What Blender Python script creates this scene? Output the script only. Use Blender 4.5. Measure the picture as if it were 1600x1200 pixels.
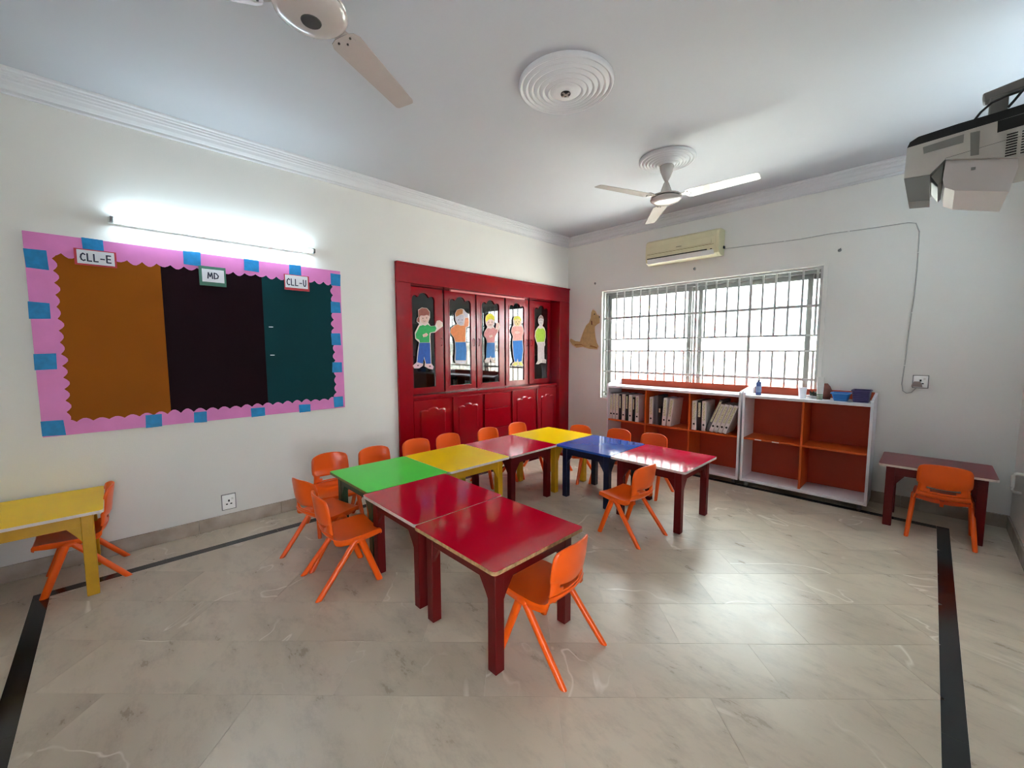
import bpy, bmesh, math, random
from mathutils import Vector, Matrix
from mathutils.geometry import tessellate_polygon
for o in list(bpy.data.objects): bpy.data.objects.remove(o)
random.seed(7)
PI = math.pi
sc = bpy.context.scene
COL = sc.collection

# ------------------------------------------------------------------ camera, world, sun, exposure
CAM = Vector((0, 0, 1.4)); F = 639.37
YAW, PITCH, ROLL = math.radians(-45.691), math.radians(-4.8816), math.radians(-0.1418)
fwd = Vector((math.sin(YAW)*math.cos(PITCH), math.cos(YAW)*math.cos(PITCH), math.sin(PITCH)))
r0 = fwd.cross(Vector((0, 0, 1))).normalized(); u0 = r0.cross(fwd)
right = math.cos(ROLL)*r0 + math.sin(ROLL)*u0
up = -math.sin(ROLL)*r0 + math.cos(ROLL)*u0
cam = bpy.data.cameras.new('camera'); camo = bpy.data.objects.new('camera', cam); COL.objects.link(camo)
cam.sensor_fit = 'HORIZONTAL'; cam.sensor_width = 36; cam.lens = 36*F/1600; cam.clip_start = .02; cam.clip_end = 200
Mx = Matrix((right, up, -fwd)).transposed().to_4x4(); Mx.translation = CAM; camo.matrix_world = Mx
sc.camera = camo

w = bpy.data.worlds.new('sky'); sc.world = w; w.use_nodes = True
bg = w.node_tree.nodes['Background']; bg.inputs[0].default_value = (0.90, 0.96, 1.0, 1); bg.inputs[1].default_value = 4.4
sun = bpy.data.lights.new('sun', 'SUN'); sun.energy = 24.0; sun.angle = math.radians(2); sun.color = (1, .985, .96)
suno = bpy.data.objects.new('sun', sun); COL.objects.link(suno)
suno.rotation_euler = Vector((.62, .24, -.75)).to_track_quat('-Z', 'Y').to_euler(); suno.location = (0, -3, 12)
sc.view_settings.view_transform = 'Standard'; sc.view_settings.look = 'None'
sc.view_settings.gamma = 1; sc.view_settings.use_curve_mapping = False
sc.view_settings.exposure = 2.62
sc.cycles.max_bounces = 10; sc.cycles.diffuse_bounces = 6; sc.cycles.transparent_max_bounces = 16
sc.cycles.caustics_reflective = False; sc.cycles.caustics_refractive = False
sc.cycles.use_denoising = True; sc.cycles.filter_width = 1.1; sc.cycles.sample_clamp_indirect = 6
TUBE = 8.5

# measured points of the photograph -> points on a known plane of the room
def ray(x, y): return right*((x-800)/F) - up*((y-600)/F) + fwd
def onX(x, y, X): d = ray(x, y); return CAM + d*((X-CAM.x)/d.x)
def onY(x, y, Y): d = ray(x, y); return CAM + d*((Y-CAM.y)/d.y)
def onZ(x, y, Z): d = ray(x, y); return CAM + d*((Z-CAM.z)/d.z)

# room (metres)
XL, XR, YB, YF, H = -3.832, .496, 4.91, -.73, 3.0

# ------------------------------------------------------------------ materials
def s2l(c):
    return tuple((v/255/12.92 if v/255 <= .04045 else ((v/255+.055)/1.055)**2.4) for v in c)
MATS = {}
def mat(name, col, rough=.5, var=0.0, scale=8, bump=0.0, bscale=60, metal=0, spec=.5, emit=0, coat=0, col2=None, rvar=0.0, raw=False):
    if name in MATS: return MATS[name]
    m = bpy.data.materials.new(name); m.use_nodes = True; nt = m.node_tree; N = nt.nodes; P = N['Principled BSDF']
    c = col if raw else s2l(col)
    P.inputs['Base Color'].default_value = (*c, 1); P.inputs['Roughness'].default_value = rough
    P.inputs['Metallic'].default_value = metal; P.inputs['Specular IOR Level'].default_value = spec
    P.inputs['Coat Weight'].default_value = coat; P.inputs['Coat Roughness'].default_value = .08
    tc = N.new('ShaderNodeTexCoord')
    no = N.new('ShaderNodeTexNoise'); no.inputs['Scale'].default_value = scale; no.inputs['Detail'].default_value = 5
    nt.links.new(tc.outputs['Object'], no.inputs['Vector'])
    mix = N.new('ShaderNodeMix'); mix.data_type = 'RGBA'
    c2 = s2l(col2) if col2 else tuple(v*(1-var) for v in c)
    mix.inputs['A'].default_value = (*c, 1); mix.inputs['B'].default_value = (*c2, 1)
    cr = N.new('ShaderNodeValToRGB'); cr.color_ramp.elements[0].position = .35; cr.color_ramp.elements[1].position = .7
    nt.links.new(no.outputs['Fac'], cr.inputs['Fac']); nt.links.new(cr.outputs['Color'], mix.inputs['Factor'])
    nt.links.new(mix.outputs['Result'], P.inputs['Base Color'])
    if rvar:
        mr = N.new('ShaderNodeMapRange'); mr.inputs['From Min'].default_value = .3; mr.inputs['From Max'].default_value = .7
        mr.inputs['To Min'].default_value = max(.02, rough-rvar); mr.inputs['To Max'].default_value = rough+rvar
        nt.links.new(no.outputs['Fac'], mr.inputs['Value']); nt.links.new(mr.outputs['Result'], P.inputs['Roughness'])
    if bump:
        nb = N.new('ShaderNodeTexNoise'); nb.inputs['Scale'].default_value = bscale; nb.inputs['Detail'].default_value = 3
        nt.links.new(tc.outputs['Object'], nb.inputs['Vector'])
        bp = N.new('ShaderNodeBump'); bp.inputs['Strength'].default_value = bump; bp.inputs['Distance'].default_value = .004
        nt.links.new(nb.outputs['Fac'], bp.inputs['Height']); nt.links.new(bp.outputs['Normal'], P.inputs['Normal'])
    if emit:
        P.inputs['Emission Color'].default_value = (*c, 1); P.inputs['Emission Strength'].default_value = emit
    MATS[name] = m; return m

M_wall = mat('wall_paint', (224, 222, 217), .62, .05, 1.2, .10, 160)
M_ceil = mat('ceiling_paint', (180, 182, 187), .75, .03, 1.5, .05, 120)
M_corn = mat('plaster_cornice', (206, 206, 208), .55, .03, 3)
M_orange = mat('orange_plastic', (243, 92, 8), .30, .03, 4, spec=.5)
M_redtop = mat('red_laminate', (196, 0, 36), .10, .04, 4, spec=.4)
M_worn = mat('worn_red_laminate', (196, 10, 50), .09, .10, 9, rvar=.02, spec=.35, col2=(200, 40, 74))
M_yeltop = mat('yellow_laminate', (250, 200, 0), .32, .04, 4, spec=.15)
M_grntop = mat('green_laminate', (84, 222, 78), .3, .04, 4, spec=.18)
M_blutop = mat('blue_laminate', (34, 76, 160), .09, .04, 4)
M_redleg = mat('dark_red_paint', (92, 6, 8), .4, .1, 10, .1, 80, spec=.3)
M_yelleg = mat('yellow_paint', (205, 152, 8), .38, .15, 15, .1, 80)
M_bluleg = mat('navy_paint', (8, 20, 52), .35, .2, 15, .1, 80)
M_grnleg = mat('dark_green_paint', (28, 62, 36), .38, .2, 15, .1, 80)
M_band_w = mat('white_edge_band', (222, 208, 200), .45, .15, 30)
M_band_raw = mat('chipped_chipboard_edge', (150, 110, 72), .75, .4, 45, .4, 120, col2=(196, 160, 110))
M_band_g = mat('olive_edge_band', (120, 128, 60), .5, .2, 30)
M_cab = mat('red_gloss_paint', (146, 0, 16), .20, .12, 6, rvar=.05, coat=.0)
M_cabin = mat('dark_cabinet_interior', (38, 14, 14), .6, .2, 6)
M_white_lam = mat('white_laminate', (226, 222, 228), .35, .05, 6)
M_or_lam = mat('orange_laminate', (206, 84, 22), .42, .10, 6)
M_or_back = mat('orange_backboard', (176, 58, 18), .5, .12, 5)
M_metal = mat('brushed_metal', (150, 150, 152), .35, .1, 30, metal=.9)
M_black = mat('black_plastic', (22, 22, 24), .4, .2, 20)
M_white_pl = mat('white_plastic', (225, 224, 220), .35, .04, 8)
M_cream = mat('aged_cream_plastic', (214, 206, 168), .42, .08, 5)
M_fan = mat('fan_enamel', (182, 174, 168), .22, .08, 5, coat=.4)
M_fandk = mat('fan_dark_trim', (70, 66, 62), .35, .1, 10, metal=.4)
M_alu = mat('anodised_aluminium', (132, 134, 132), .4, .08, 20, metal=.5)
M_grille = mat('painted_steel_grille', (178, 180, 180), .45, .08, 20)
M_sill = mat('white_window_frame', (224, 222, 216), .45, .06, 8)
M_skirt = mat('marble_skirting', (150, 136, 122), .25, .22, 5, col2=(184, 172, 160))
M_strip = mat('black_granite', (20, 21, 24), .18, .3, 30)
M_grout = mat('pale_grout', (214, 204, 188), .8, .15, 40)
M_prj = mat('projector_shell', (196, 194, 190), .45, .05, 8)
M_prj2 = mat('projector_shell_pale', (214, 210, 212), .45, .05, 8)
M_prjg = mat('projector_grey', (132, 134, 132), .4, .05, 8)
M_pink = mat('pink_craft_paper', (222, 128, 194), .5, .10, 7, .3, 18)
M_bluep = mat('blue_craft_paper', (0, 132, 196), .55, .25, 25, .35, 40)
M_must = mat('mustard_sheet', (150, 80, 0), .6, .12, 3, spec=.15)
M_maroon = mat('maroon_sheet', (24, 1, 9), .6, .2, 3, spec=.1)
M_teal = mat('teal_sheet', (0, 54, 60), .6, .12, 3, spec=.15)
M_card = mat('white_card', (225, 225, 232), .6, .04, 10)
M_cardred = mat('red_card', (190, 52, 66), .6, .1, 10)
M_cardgrn = mat('green_card', (70, 122, 104), .6, .1, 10)
M_ink = mat('marker_ink', (40, 44, 70), .6)
M_tan = mat('tan_coloured_paper', (204, 172, 118), .7, .18, 22, .2, 60)
M_paper = mat('pale_paper', (224, 206, 200), .7, .06, 10)

def glass_mat(name, tint=(.97, .99, .98), gloss=.09, rough=.02):
    m = bpy.data.materials.new(name); m.use_nodes = True; nt = m.node_tree; N = nt.nodes; N.remove(N['Principled BSDF'])
    tr = N.new('ShaderNodeBsdfTransparent'); tr.inputs[0].default_value = (*tint, 1)
    gl = N.new('ShaderNodeBsdfGlossy'); gl.inputs['Roughness'].default_value = rough
    ge = N.new('ShaderNodeNewGeometry'); dt = N.new('ShaderNodeVectorMath'); dt.operation = 'DOT_PRODUCT'
    nt.links.new(ge.outputs['Normal'], dt.inputs[0]); nt.links.new(ge.outputs['Incoming'], dt.inputs[1])
    ab = N.new('ShaderNodeMath'); ab.operation = 'ABSOLUTE'; nt.links.new(dt.outputs['Value'], ab.inputs[0])
    iv = N.new('ShaderNodeMath'); iv.operation = 'SUBTRACT'; iv.inputs[0].default_value = 1; nt.links.new(ab.outputs[0], iv.inputs[1])
    pw = N.new('ShaderNodeMath'); pw.operation = 'POWER'; pw.inputs[1].default_value = 5; nt.links.new(iv.outputs[0], pw.inputs[0])
    ad = N.new('ShaderNodeMath'); ad.operation = 'MULTIPLY_ADD'; ad.inputs[1].default_value = 1-gloss; ad.inputs[2].default_value = gloss; ad.use_clamp = True
    mx = N.new('ShaderNodeMixShader'); nt.links.new(pw.outputs[0], ad.inputs[0]); nt.links.new(ad.outputs[0], mx.inputs[0])
    nt.links.new(tr.outputs[0], mx.inputs[1]); nt.links.new(gl.outputs[0], mx.inputs[2])
    nt.links.new(mx.outputs[0], N['Material Output'].inputs['Surface']); MATS[name] = m; return m
M_glass = glass_mat('window_glass', gloss=.04)
M_cabglass = glass_mat('smoked_cabinet_glass', (.55, .52, .52), .10)
M_cleargl = glass_mat('clear_plastic', (.9, .93, .97), .06, .1)

def marble():
    m = bpy.data.materials.new('grey_beige_marble'); m.use_nodes = True; nt = m.node_tree; N = nt.nodes; L = nt.links; P = N['Principled BSDF']
    geo = N.new('ShaderNodeNewGeometry'); oi = N.new('ShaderNodeObjectInfo')
    off = N.new('ShaderNodeVectorMath'); off.operation = 'MULTIPLY_ADD'
    cx = N.new('ShaderNodeCombineXYZ'); L.new(oi.outputs['Random'], cx.inputs[2])
    off.inputs[1].default_value = (0, 0, 9); L.new(cx.outputs[0], off.inputs[0]); L.new(geo.outputs['Position'], off.inputs[2])
    rot = N.new('ShaderNodeMapping'); rot.inputs['Rotation'].default_value = (0, 0, math.radians(25)); rot.inputs['Scale'].default_value = (.8, 1.7, 1)
    L.new(off.outputs[0], rot.inputs['Vector'])
    n1 = N.new('ShaderNodeTexNoise'); n1.inputs['Scale'].default_value = 2.2; n1.inputs['Detail'].default_value = 3; n1.inputs['Roughness'].default_value = .45; n1.inputs['Distortion'].default_value = .3
    L.new(rot.outputs[0], n1.inputs['Vector'])
    r1 = N.new('ShaderNodeValToRGB'); e = r1.color_ramp.elements
    e[0].position = .15; e[0].color = (*s2l((178, 163, 143)), 1); e[1].position = .85; e[1].color = (*s2l((212, 198, 178)), 1)
    em = r1.color_ramp.elements.new(.48); em.color = (*s2l((196, 181, 161)), 1)
    L.new(n1.outputs['Fac'], r1.inputs['Fac'])
    # dark smudges
    n2 = N.new('ShaderNodeTexNoise'); n2.inputs['Scale'].default_value = 7; n2.inputs['Detail'].default_value = 6; n2.inputs['Roughness'].default_value = .7; n2.inputs['Distortion'].default_value = 0
    L.new(rot.outputs[0], n2.inputs['Vector'])
    r2 = N.new('ShaderNodeValToRGB'); r2.color_ramp.elements[0].position = .15; r2.color_ramp.elements[0].color = (1, 1, 1, 1); r2.color_ramp.elements[1].position = .52; r2.color_ramp.elements[1].color = (0, 0, 0, 1)
    L.new(n2.outputs['Fac'], r2.inputs['Fac'])
    mx = N.new('ShaderNodeMix'); mx.data_type = 'RGBA'; mx.inputs['B'].default_value = (*s2l((108, 96, 84)), 1)
    sm = N.new('ShaderNodeMath'); sm.operation = 'MULTIPLY'; sm.inputs[1].default_value = .45; L.new(r2.outputs[0], sm.inputs[0]); L.new(sm.outputs[0], mx.inputs['Factor']); L.new(r1.outputs[0], mx.inputs['A'])
    # pale veins: iso-line of a distorted noise, masked to a few places
    n3 = N.new('ShaderNodeTexNoise'); n3.inputs['Scale'].default_value = .9; n3.inputs['Detail'].default_value = 4; n3.inputs['Distortion'].default_value = .9; L.new(off.outputs[0], n3.inputs['Vector'])
    a = N.new('ShaderNodeMath'); a.operation = 'SUBTRACT'; a.inputs[1].default_value = .5; L.new(n3.outputs['Fac'], a.inputs[0])
    b = N.new('ShaderNodeMath'); b.operation = 'ABSOLUTE'; L.new(a.outputs[0], b.inputs[0])
    c = N.new('ShaderNodeMapRange'); c.inputs['From Min'].default_value = 0; c.inputs['From Max'].default_value = .006; c.inputs['To Min'].default_value = 1; c.inputs['To Max'].default_value = 0; L.new(b.outputs[0], c.inputs['Value'])
    n4 = N.new('ShaderNodeTexNoise'); n4.inputs['Scale'].default_value = 2.2; L.new(off.outputs[0], n4.inputs['Vector'])
    d = N.new('ShaderNodeMapRange'); d.inputs['From Min'].default_value = .47; d.inputs['From Max'].default_value = .60; L.new(n4.outputs['Fac'], d.inputs['Value'])
    mm = N.new('ShaderNodeMath'); mm.operation = 'MULTIPLY'; L.new(c.outputs[0], mm.inputs[0]); L.new(d.outputs[0], mm.inputs[1])
    mx2 = N.new('ShaderNodeMix'); mx2.data_type = 'RGBA'; mx2.inputs['B'].default_value = (*s2l((226, 216, 202)), 1)
    L.new(mm.outputs[0], mx2.inputs['Factor']); L.new(mx.outputs['Result'], mx2.inputs['A'])
    hv = N.new('ShaderNodeHueSaturation'); vr = N.new('ShaderNodeMapRange'); vr.inputs['To Min'].default_value = .95; vr.inputs['To Max'].default_value = 1.05
    L.new(oi.outputs['Random'], vr.inputs['Value']); L.new(vr.outputs[0], hv.inputs['Value']); L.new(mx2.outputs['Result'], hv.inputs['Color'])
    L.new(hv.outputs[0], P.inputs['Base Color'])
    rr = N.new('ShaderNodeMapRange'); rr.inputs['From Min'].default_value = .3; rr.inputs['From Max'].default_value = .7; rr.inputs['To Min'].default_value = .26; rr.inputs['To Max'].default_value = .38
    L.new(n2.outputs['Fac'], rr.inputs['Value']); L.new(rr.outputs[0], P.inputs['Roughness'])
    nb = N.new('ShaderNodeTexNoise'); nb.inputs['Scale'].default_value = 9; L.new(geo.outputs['Position'], nb.inputs['Vector'])
    bp = N.new('ShaderNodeBump'); bp.inputs['Strength'].default_value = .12; bp.inputs['Distance'].default_value = .01; L.new(nb.outputs['Fac'], bp.inputs['Height']); L.new(bp.outputs[0], P.inputs['Normal'])
    return m
M_marble = marble()

# ------------------------------------------------------------------ mesh helpers
def B(): return bmesh.new()
def box(bm, x0, x1, y0, y1, z0, z1, bev=0, mtx=None, seg=1):
    r = bmesh.ops.create_cube(bm, size=1)
    vs = r['verts']
    for v in vs:
        v.co = Vector(((x0+x1)/2 + v.co.x*(x1-x0), (y0+y1)/2 + v.co.y*(y1-y0), (z0+z1)/2 + v.co.z*(z1-z0)))
    if bev:
        es = list({e for v in vs for e in v.link_edges})
        rr = bmesh.ops.bevel(bm, geom=es, offset=bev, segments=seg, affect='EDGES', profile=.6)
        vs = list({v for f in rr['faces'] for v in f.verts} | {v for v in vs if v.is_valid})
    if mtx is not None:
        for v in vs: v.co = mtx @ v.co
    return bm
def prism(bm, outer, holes=(), fn=None, d0=0, d1=.01):
    """2-D polygon (a,b) extruded from depth d0 to d1; fn(a,b,d)->xyz"""
    loops = [list(outer)] + [list(h) for h in holes]
    tris = tessellate_polygon([[Vector((a, b, 0)) for a, b in l] for l in loops])
    flat = [p for l in loops for p in l]
    v0 = [bm.verts.new(fn(a, b, d0)) for a, b in flat]; v1 = [bm.verts.new(fn(a, b, d1)) for a, b in flat]
    for t in tris:
        for vv in ([v0[i] for i in t], [v1[i] for i in reversed(t)]):
            try: bm.faces.new(vv)
            except ValueError: pass
    k = 0
    for l in loops:
        n = len(l)
        for i in range(n):
            a, b = k+i, k+(i+1) % n
            try: bm.faces.new((v0[a], v0[b], v1[b], v1[a]))
            except ValueError: pass
        k += n
    return bm
XY = lambda a, b, d: (a, b, d)
YZ = lambda a, b, d: (d, a, b)
XZ = lambda a, b, d: (a, d, b)
def loft(bm, rings, caps=True, closed=True):
    vs = [[bm.verts.new(p) for p in r] for r in rings]
    n = len(rings[0])
    for i in range(len(vs)-1):
        for j in range(n if closed else n-1):
            bm.faces.new((vs[i][j], vs[i][(j+1) % n], vs[i+1][(j+1) % n], vs[i+1][j]))
    if caps and closed:
        try: bm.faces.new(vs[0]); bm.faces.new(list(reversed(vs[-1])))
        except ValueError: pass
    return bm
def lathe(bm, prof, c=(0, 0), n=32, caps=True):
    return loft(bm, [[(c[0]+r*math.cos(2*PI*k/n), c[1]+r*math.sin(2*PI*k/n), z) for k in range(n)] for r, z in prof], caps)
def tube(bm, pts, r, n=8):
    pts = [Vector(p) for p in pts]; rings = []
    for i, p in enumerate(pts):
        t = (pts[min(i+1, len(pts)-1)] - pts[max(i-1, 0)]).normalized()
        a = t.cross(Vector((0, 0, 1)));
        if a.length < .1: a = t.cross(Vector((0, 1, 0)))
        a.normalize(); b = t.cross(a)
        rings.append([p + a*math.cos(2*PI*k/n)*r + b*math.sin(2*PI*k/n)*r for k in range(n)])
    return loft(bm, rings)
def rrect(x0, x1, y0, y1, r, n=5):
    pts = []
    for cx, cy, a0 in ((x1-r, y0+r, -PI/2), (x1-r, y1-r, 0), (x0+r, y1-r, PI/2), (x0+r, y0+r, PI)):
        for k in range(n+1): a = a0+k*PI/2/n; pts.append((cx+r*math.cos(a), cy+r*math.sin(a)))
    return pts
def obj(name, bm, m, parent=None, smooth=False, mods=()):
    bmesh.ops.recalc_face_normals(bm, faces=bm.faces)
    me = bpy.data.meshes.new(name); bm.to_mesh(me); bm.free()
    me.materials.append(m)
    if smooth:
        for p in me.polygons: p.use_smooth = True
        try: me.set_sharp_from_angle(angle=math.radians(40))
        except Exception: pass
    o = bpy.data.objects.new(name, me); COL.objects.link(o)
    if parent: o.parent = parent
    for t, kw in mods:
        md = o.modifiers.new(t, t)
        for k, v in kw.items(): setattr(md, k, v)
    return o
def tag(o, label, cat, group=None):
    o['label'] = label; o['category'] = cat
    if group: o['group'] = group
    return o
def thing(name, label, cat, loc=(0, 0, 0), rz=0, group=None):
    o = bpy.data.objects.new(name, None); COL.objects.link(o); o.empty_display_size = .05
    o.location = loc; o.rotation_euler = (0, 0, rz); return tag(o, label, cat, group)
def local(o, p):
    """world point -> coordinates of a thing placed with location and z rotation"""
    d = Vector(p)-Vector(o.location); a = -o.rotation_euler.z
    return Vector((d.x*math.cos(a)-d.y*math.sin(a), d.x*math.sin(a)+d.y*math.cos(a), d.z))
def dup(root, loc, rz, label, group=None, name=None):
    r = root.copy(); COL.objects.link(r); r.location = loc; r.rotation_euler = (0, 0, rz); r['label'] = label
    if group: r['group'] = group
    for ch in list(root.children):
        c = ch.copy(); COL.objects.link(c); c.parent = r
        for g in list(ch.children):
            d = g.copy(); COL.objects.link(d); d.parent = c
    return r
def struct(name, bm, m, parent=None, **k):
    o = obj(name, bm, m, parent, **k)
    if not parent: o['kind'] = 'structure'
    return o

# ------------------------------------------------------------------ room shell
T = .2
bm = B(); box(bm, XL-T, XR+T, YF-T, YB+T, -.2, -.0008); floor = struct('floor', bm, M_grout)

# inner field: marble tiles laid at 45 degrees; black strip; border tiles parallel to the walls
SX0, SX1, SY0, SY1 = XL+.32, XR-.322, -.405, 4.58     # outer edge of the strip
SW = .07
IX0, IX1, IY0, IY1 = SX0+SW, SX1-SW, SY0+SW, SY1-SW
def clip(poly, x0, x1, y0, y1):
    def cut(p, inside, inter):
        out = []
        for i in range(len(p)):
            a, b = p[i-1], p[i]
            if inside(b):
                if not inside(a): out.append(inter(a, b))
                out.append(b)
            elif inside(a): out.append(inter(a, b))
        return out
    def ix(x): return lambda a, b: (x, a[1]+(b[1]-a[1])*(x-a[0])/(b[0]-a[0]))
    def iy(y): return lambda a, b: (a[0]+(b[0]-a[0])*(y-a[1])/(b[1]-a[1]), y)
    for ins, it in ((lambda p: p[0] >= x0, ix(x0)), (lambda p: p[0] <= x1, ix(x1)), (lambda p: p[1] >= y0, iy(y0)), (lambda p: p[1] <= y1, iy(y1))):
        if poly: poly = cut(poly, ins, it)
    return poly
def area(p): return abs(sum(p[i-1][0]*p[i][1]-p[i][0]*p[i-1][1] for i in range(len(p))))/2
TW, TL, G = .307, .615, .0007
q = .70710678
full_me = None
def tile_obj(name, poly, m, zt=0.0):
    cx = sum(p[0] for p in poly)/len(poly); cy = sum(p[1] for p in poly)/len(poly)
    bm = B(); prism(bm, [(a-cx, b-cy) for a, b in poly], (), XY, zt-.010, zt)
    o = obj(name, bm, m, floor); o.location = (cx, cy, 0); return o
for k in range(-12, 30):
    u_0 = 1.54+k*TW
    offv = .775 if k % 2 else .48-.0
    for j in range(-16, 16):
        v_0 = offv + j*TL
        c = [(u_0+G, v_0+G), (u_0+TW-G, v_0+G), (u_0+TW-G, v_0+TL-G), (u_0+G, v_0+TL-G)]
        w_ = [((-a+b)*q, (a+b)*q) for a, b in c]
        cl = clip(w_, IX0+G, IX1-G, IY0+G, IY1-G)
        if len(cl) < 3 or area(cl) < .0015: continue
        if area(cl) > TW*TL-.003:
            mx = sum(p[0] for p in w_)/4; my = sum(p[1] for p in w_)/4
            if full_me is None:
                o = tile_obj('floor_tile', w_, M_marble); full_me = o.data
            else:
                o = bpy.data.objects.new('floor_tile', full_me); COL.objects.link(o); o.parent = floor; o.location = (mx, my, 0)
        else: tile_obj('floor_tile', cl, M_marble)
def run(x0, x1, y0, y1, step, name, m):
    L_ = x1-x0; W_ = y1-y0
    n = max(1, round(max(L_, W_)/step))
    for i in range(n):
        if L_ > W_: a = (x0+L_*i/n+G, x0+L_*(i+1)/n-G, y0+G, y1-G)
        else: a = (x0+G, x1-G, y0+W_*i/n+G, y0+W_*(i+1)/n-G)
        tile_obj(name, [(a[0], a[2]), (a[1], a[2]), (a[1], a[3]), (a[0], a[3])], m)
run(SX0, IX0, SY0, SY1, 1.2, 'border_strip', M_strip); run(IX1, SX1, SY0, SY1, 1.2, 'border_strip', M_strip)
run(IX0, IX1, SY0, IY0, 1.2, 'border_strip', M_strip); run(IX0, IX1, IY1, SY1, 1.2, 'border_strip', M_strip)
run(XL, SX0, YF, YB, .61, 'floor_tile', M_marble); run(SX1, XR, YF, YB, .61, 'floor_tile', M_marble)
run(SX0, SX1, YF, SY0, .61, 'floor_tile', M_marble); run(SX0, SX1, SY1, YB, .61, 'floor_tile', M_marble)

# walls
CY0, CZ = 2.092, 2.285                      # cabinet niche: from here to the corner, this high
bm = B(); prism(bm, [(YF-T, 0), (CY0, 0), (CY0, CZ), (YB+T, CZ), (YB+T, H), (YF-T, H)], (), YZ, XL-.6, XL); struct('wall_left', bm, M_wall)
DY0, DY1, DZ = -.60, .32, 2.08      # open doorway right beside the camera, out of view, added for fill light
bm = B(); prism(bm, [(YF-T, 0), (DY0, 0), (DY0, DZ), (DY1, DZ), (DY1, 0), (YB+T, 0), (YB+T, H), (YF-T, H)], (), YZ, XR, XR+T); struct('wall_right', bm, M_wall)
bm = B(); 
for a_, b_ in ((DY0+.0005, DY0+.04), (DY1-.04, DY1-.0005)): box(bm, XR-.01, XR+T+.01, a_, b_, .0005, DZ-.001)
box(bm, XR-.01, XR+T+.01, DY0+.0405, DY1-.0405, DZ-.04, DZ-.001)
dr = bpy.data.objects.new('fill_door_1', None); COL.objects.link(dr); dr['kind'] = 'structure'; obj('fill_door_frame', bm, mat('fill_door_frame_paint', (150, 120, 96), .4, .1, 8), dr)
bm = B(); box(bm, XR+T+.001, 9, -6, 5.1, -.25, -.02); struct('fill_corridor_floor', bm, mat('fill_corridor_paving', (176, 176, 178), .8, .1, 3))  # unseen paving outside the doorway, added with it for the fill light
bm = B(); box(bm, XL, XR, YF-T, YF, 0, H); struct('wall_front', bm, M_wall)
WX0, WX1, WZ0, WZ1 = -3.245, -.757, .705, 2.2
WD = .24
bm = B(); prism(bm, [(XL-.6, 0), (XR, 0), (XR, H), (XL-.6, H)], [[(WX0, WZ0), (WX1, WZ0), (WX1, WZ1), (WX0, WZ1)]], XZ, YB, YB+WD); struct('wall_back', bm, M_wall)
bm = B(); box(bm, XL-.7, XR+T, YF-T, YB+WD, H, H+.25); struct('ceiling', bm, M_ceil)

M_cor = mat('fill_corridor_paint', (196, 200, 206), .7, .05, 2)  # unseen corridor, added to hold down the daylight entering by the doorway
bm = B(); box(bm, XR+T+1.5, XR+T+1.7, -4.4, 5.1, -.0195, 2.75); box(bm, XR+T+.001, XR+T+1.4995, 4.9, 5.1, -.0195, 2.75); struct('fill_corridor_wall', bm, M_cor)
bm = B(); box(bm, XR+T+.001, XR+T+1.7, -4.4, 5.1, 2.7505, 2.95); struct('fill_corridor_roof', bm, M_cor)

# cornice: stepped and curved plaster profile (distance from wall, drop from ceiling)
prof = [(0, -.125), (.012, -.125), (.016, -.118), (.016, -.104), (.024, -.100), (.036, -.085), (.044, -.066), (.052, -.060), (.054, -.050), (.060, -.044), (.062, -.032), (.070, -.028), (.072, -.018), (.084, -.012), (.088, 0), (0, 0)]
def cornice(name, a, b, nrm):
    a = Vector((*a, 0)); b = Vector((*b, 0)); n = Vector((*nrm, 0)); t = (b-a).normalized()
    bm = B(); rings = []
    for p, s in ((a, 1), (b, -1)):
        rings.append([p + n*d + t*(s*d) + Vector((0, 0, H+z-.0005)) for d, z in prof])
    loft(bm, rings); struct(name, bm, M_corn)
e_ = .0005
cornice('trim_1', (XL+e_, YF), (XL+e_, YB), (1, 0)); cornice('trim_2', (XL, YB-e_), (XR, YB-e_), (0, -1))
cornice('trim_3', (XR-e_, YB), (XR-e_, YF), (-1, 0)); cornice('trim_4', (XR, YF+e_), (XL, YF+e_), (0, 1))

# skirting: slabs of marble, each slab its own piece
def skirting(name, x0, x1, y0, y1, axis, m=M_skirt):
    bm = B(); box(bm, x0, x1, y0, y1, .0005, .100); root = struct(name, bm, M_skirt)
    return root
def skirt_run(name, p0, p1, fixed, side):
    o = bpy.data.objects.new(name, None); COL.objects.link(o); o['kind'] = 'structure'
    n = max(1, round((p1-p0)/.61))
    for i in range(n):
        a, b = p0+(p1-p0)*i/n+.001, p0+(p1-p0)*(i+1)/n-.001
        bm = B()
        if side in ('left', 'right'):
            x = (fixed+.0005, fixed+.014) if side == 'left' else (fixed-.014, fixed-.0005); box(bm, x[0], x[1], a, b, .0005, .102, .002)
        else:
            y = (fixed-.014, fixed-.0005) if side == 'back' else (fixed+.0005, fixed+.014); box(bm, a, b, y[0], y[1], .0005, .102, .002)
        obj('skirting_slab', bm, M_skirt, o)
skirt_run('baseboard_left', YF, CY0-.005, XL, 'left'); skirt_run('baseboard_right', DY1+.002, YB-.02, XR, 'right')
skirt_run('baseboard_back', XL+.02, XR, YB, 'back'); skirt_run('baseboard_front', XL+.02, XR-.02, YF, 'front')

# ------------------------------------------------------------------ window
win = bpy.data.objects.new('window_1', None); COL.objects.link(win); win['kind'] = 'structure'; win.location = (WX0, YB, WZ0)
def wl(x, y, z): return (x-WX0, y-YB, z-WZ0)
def wbox(bm, x0, x1, y0, y1, z0, z1, bev=0): return box(bm, x0-WX0, x1-WX0, y0-YB, y1-YB, z0-WZ0, z1-WZ0, bev)
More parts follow.
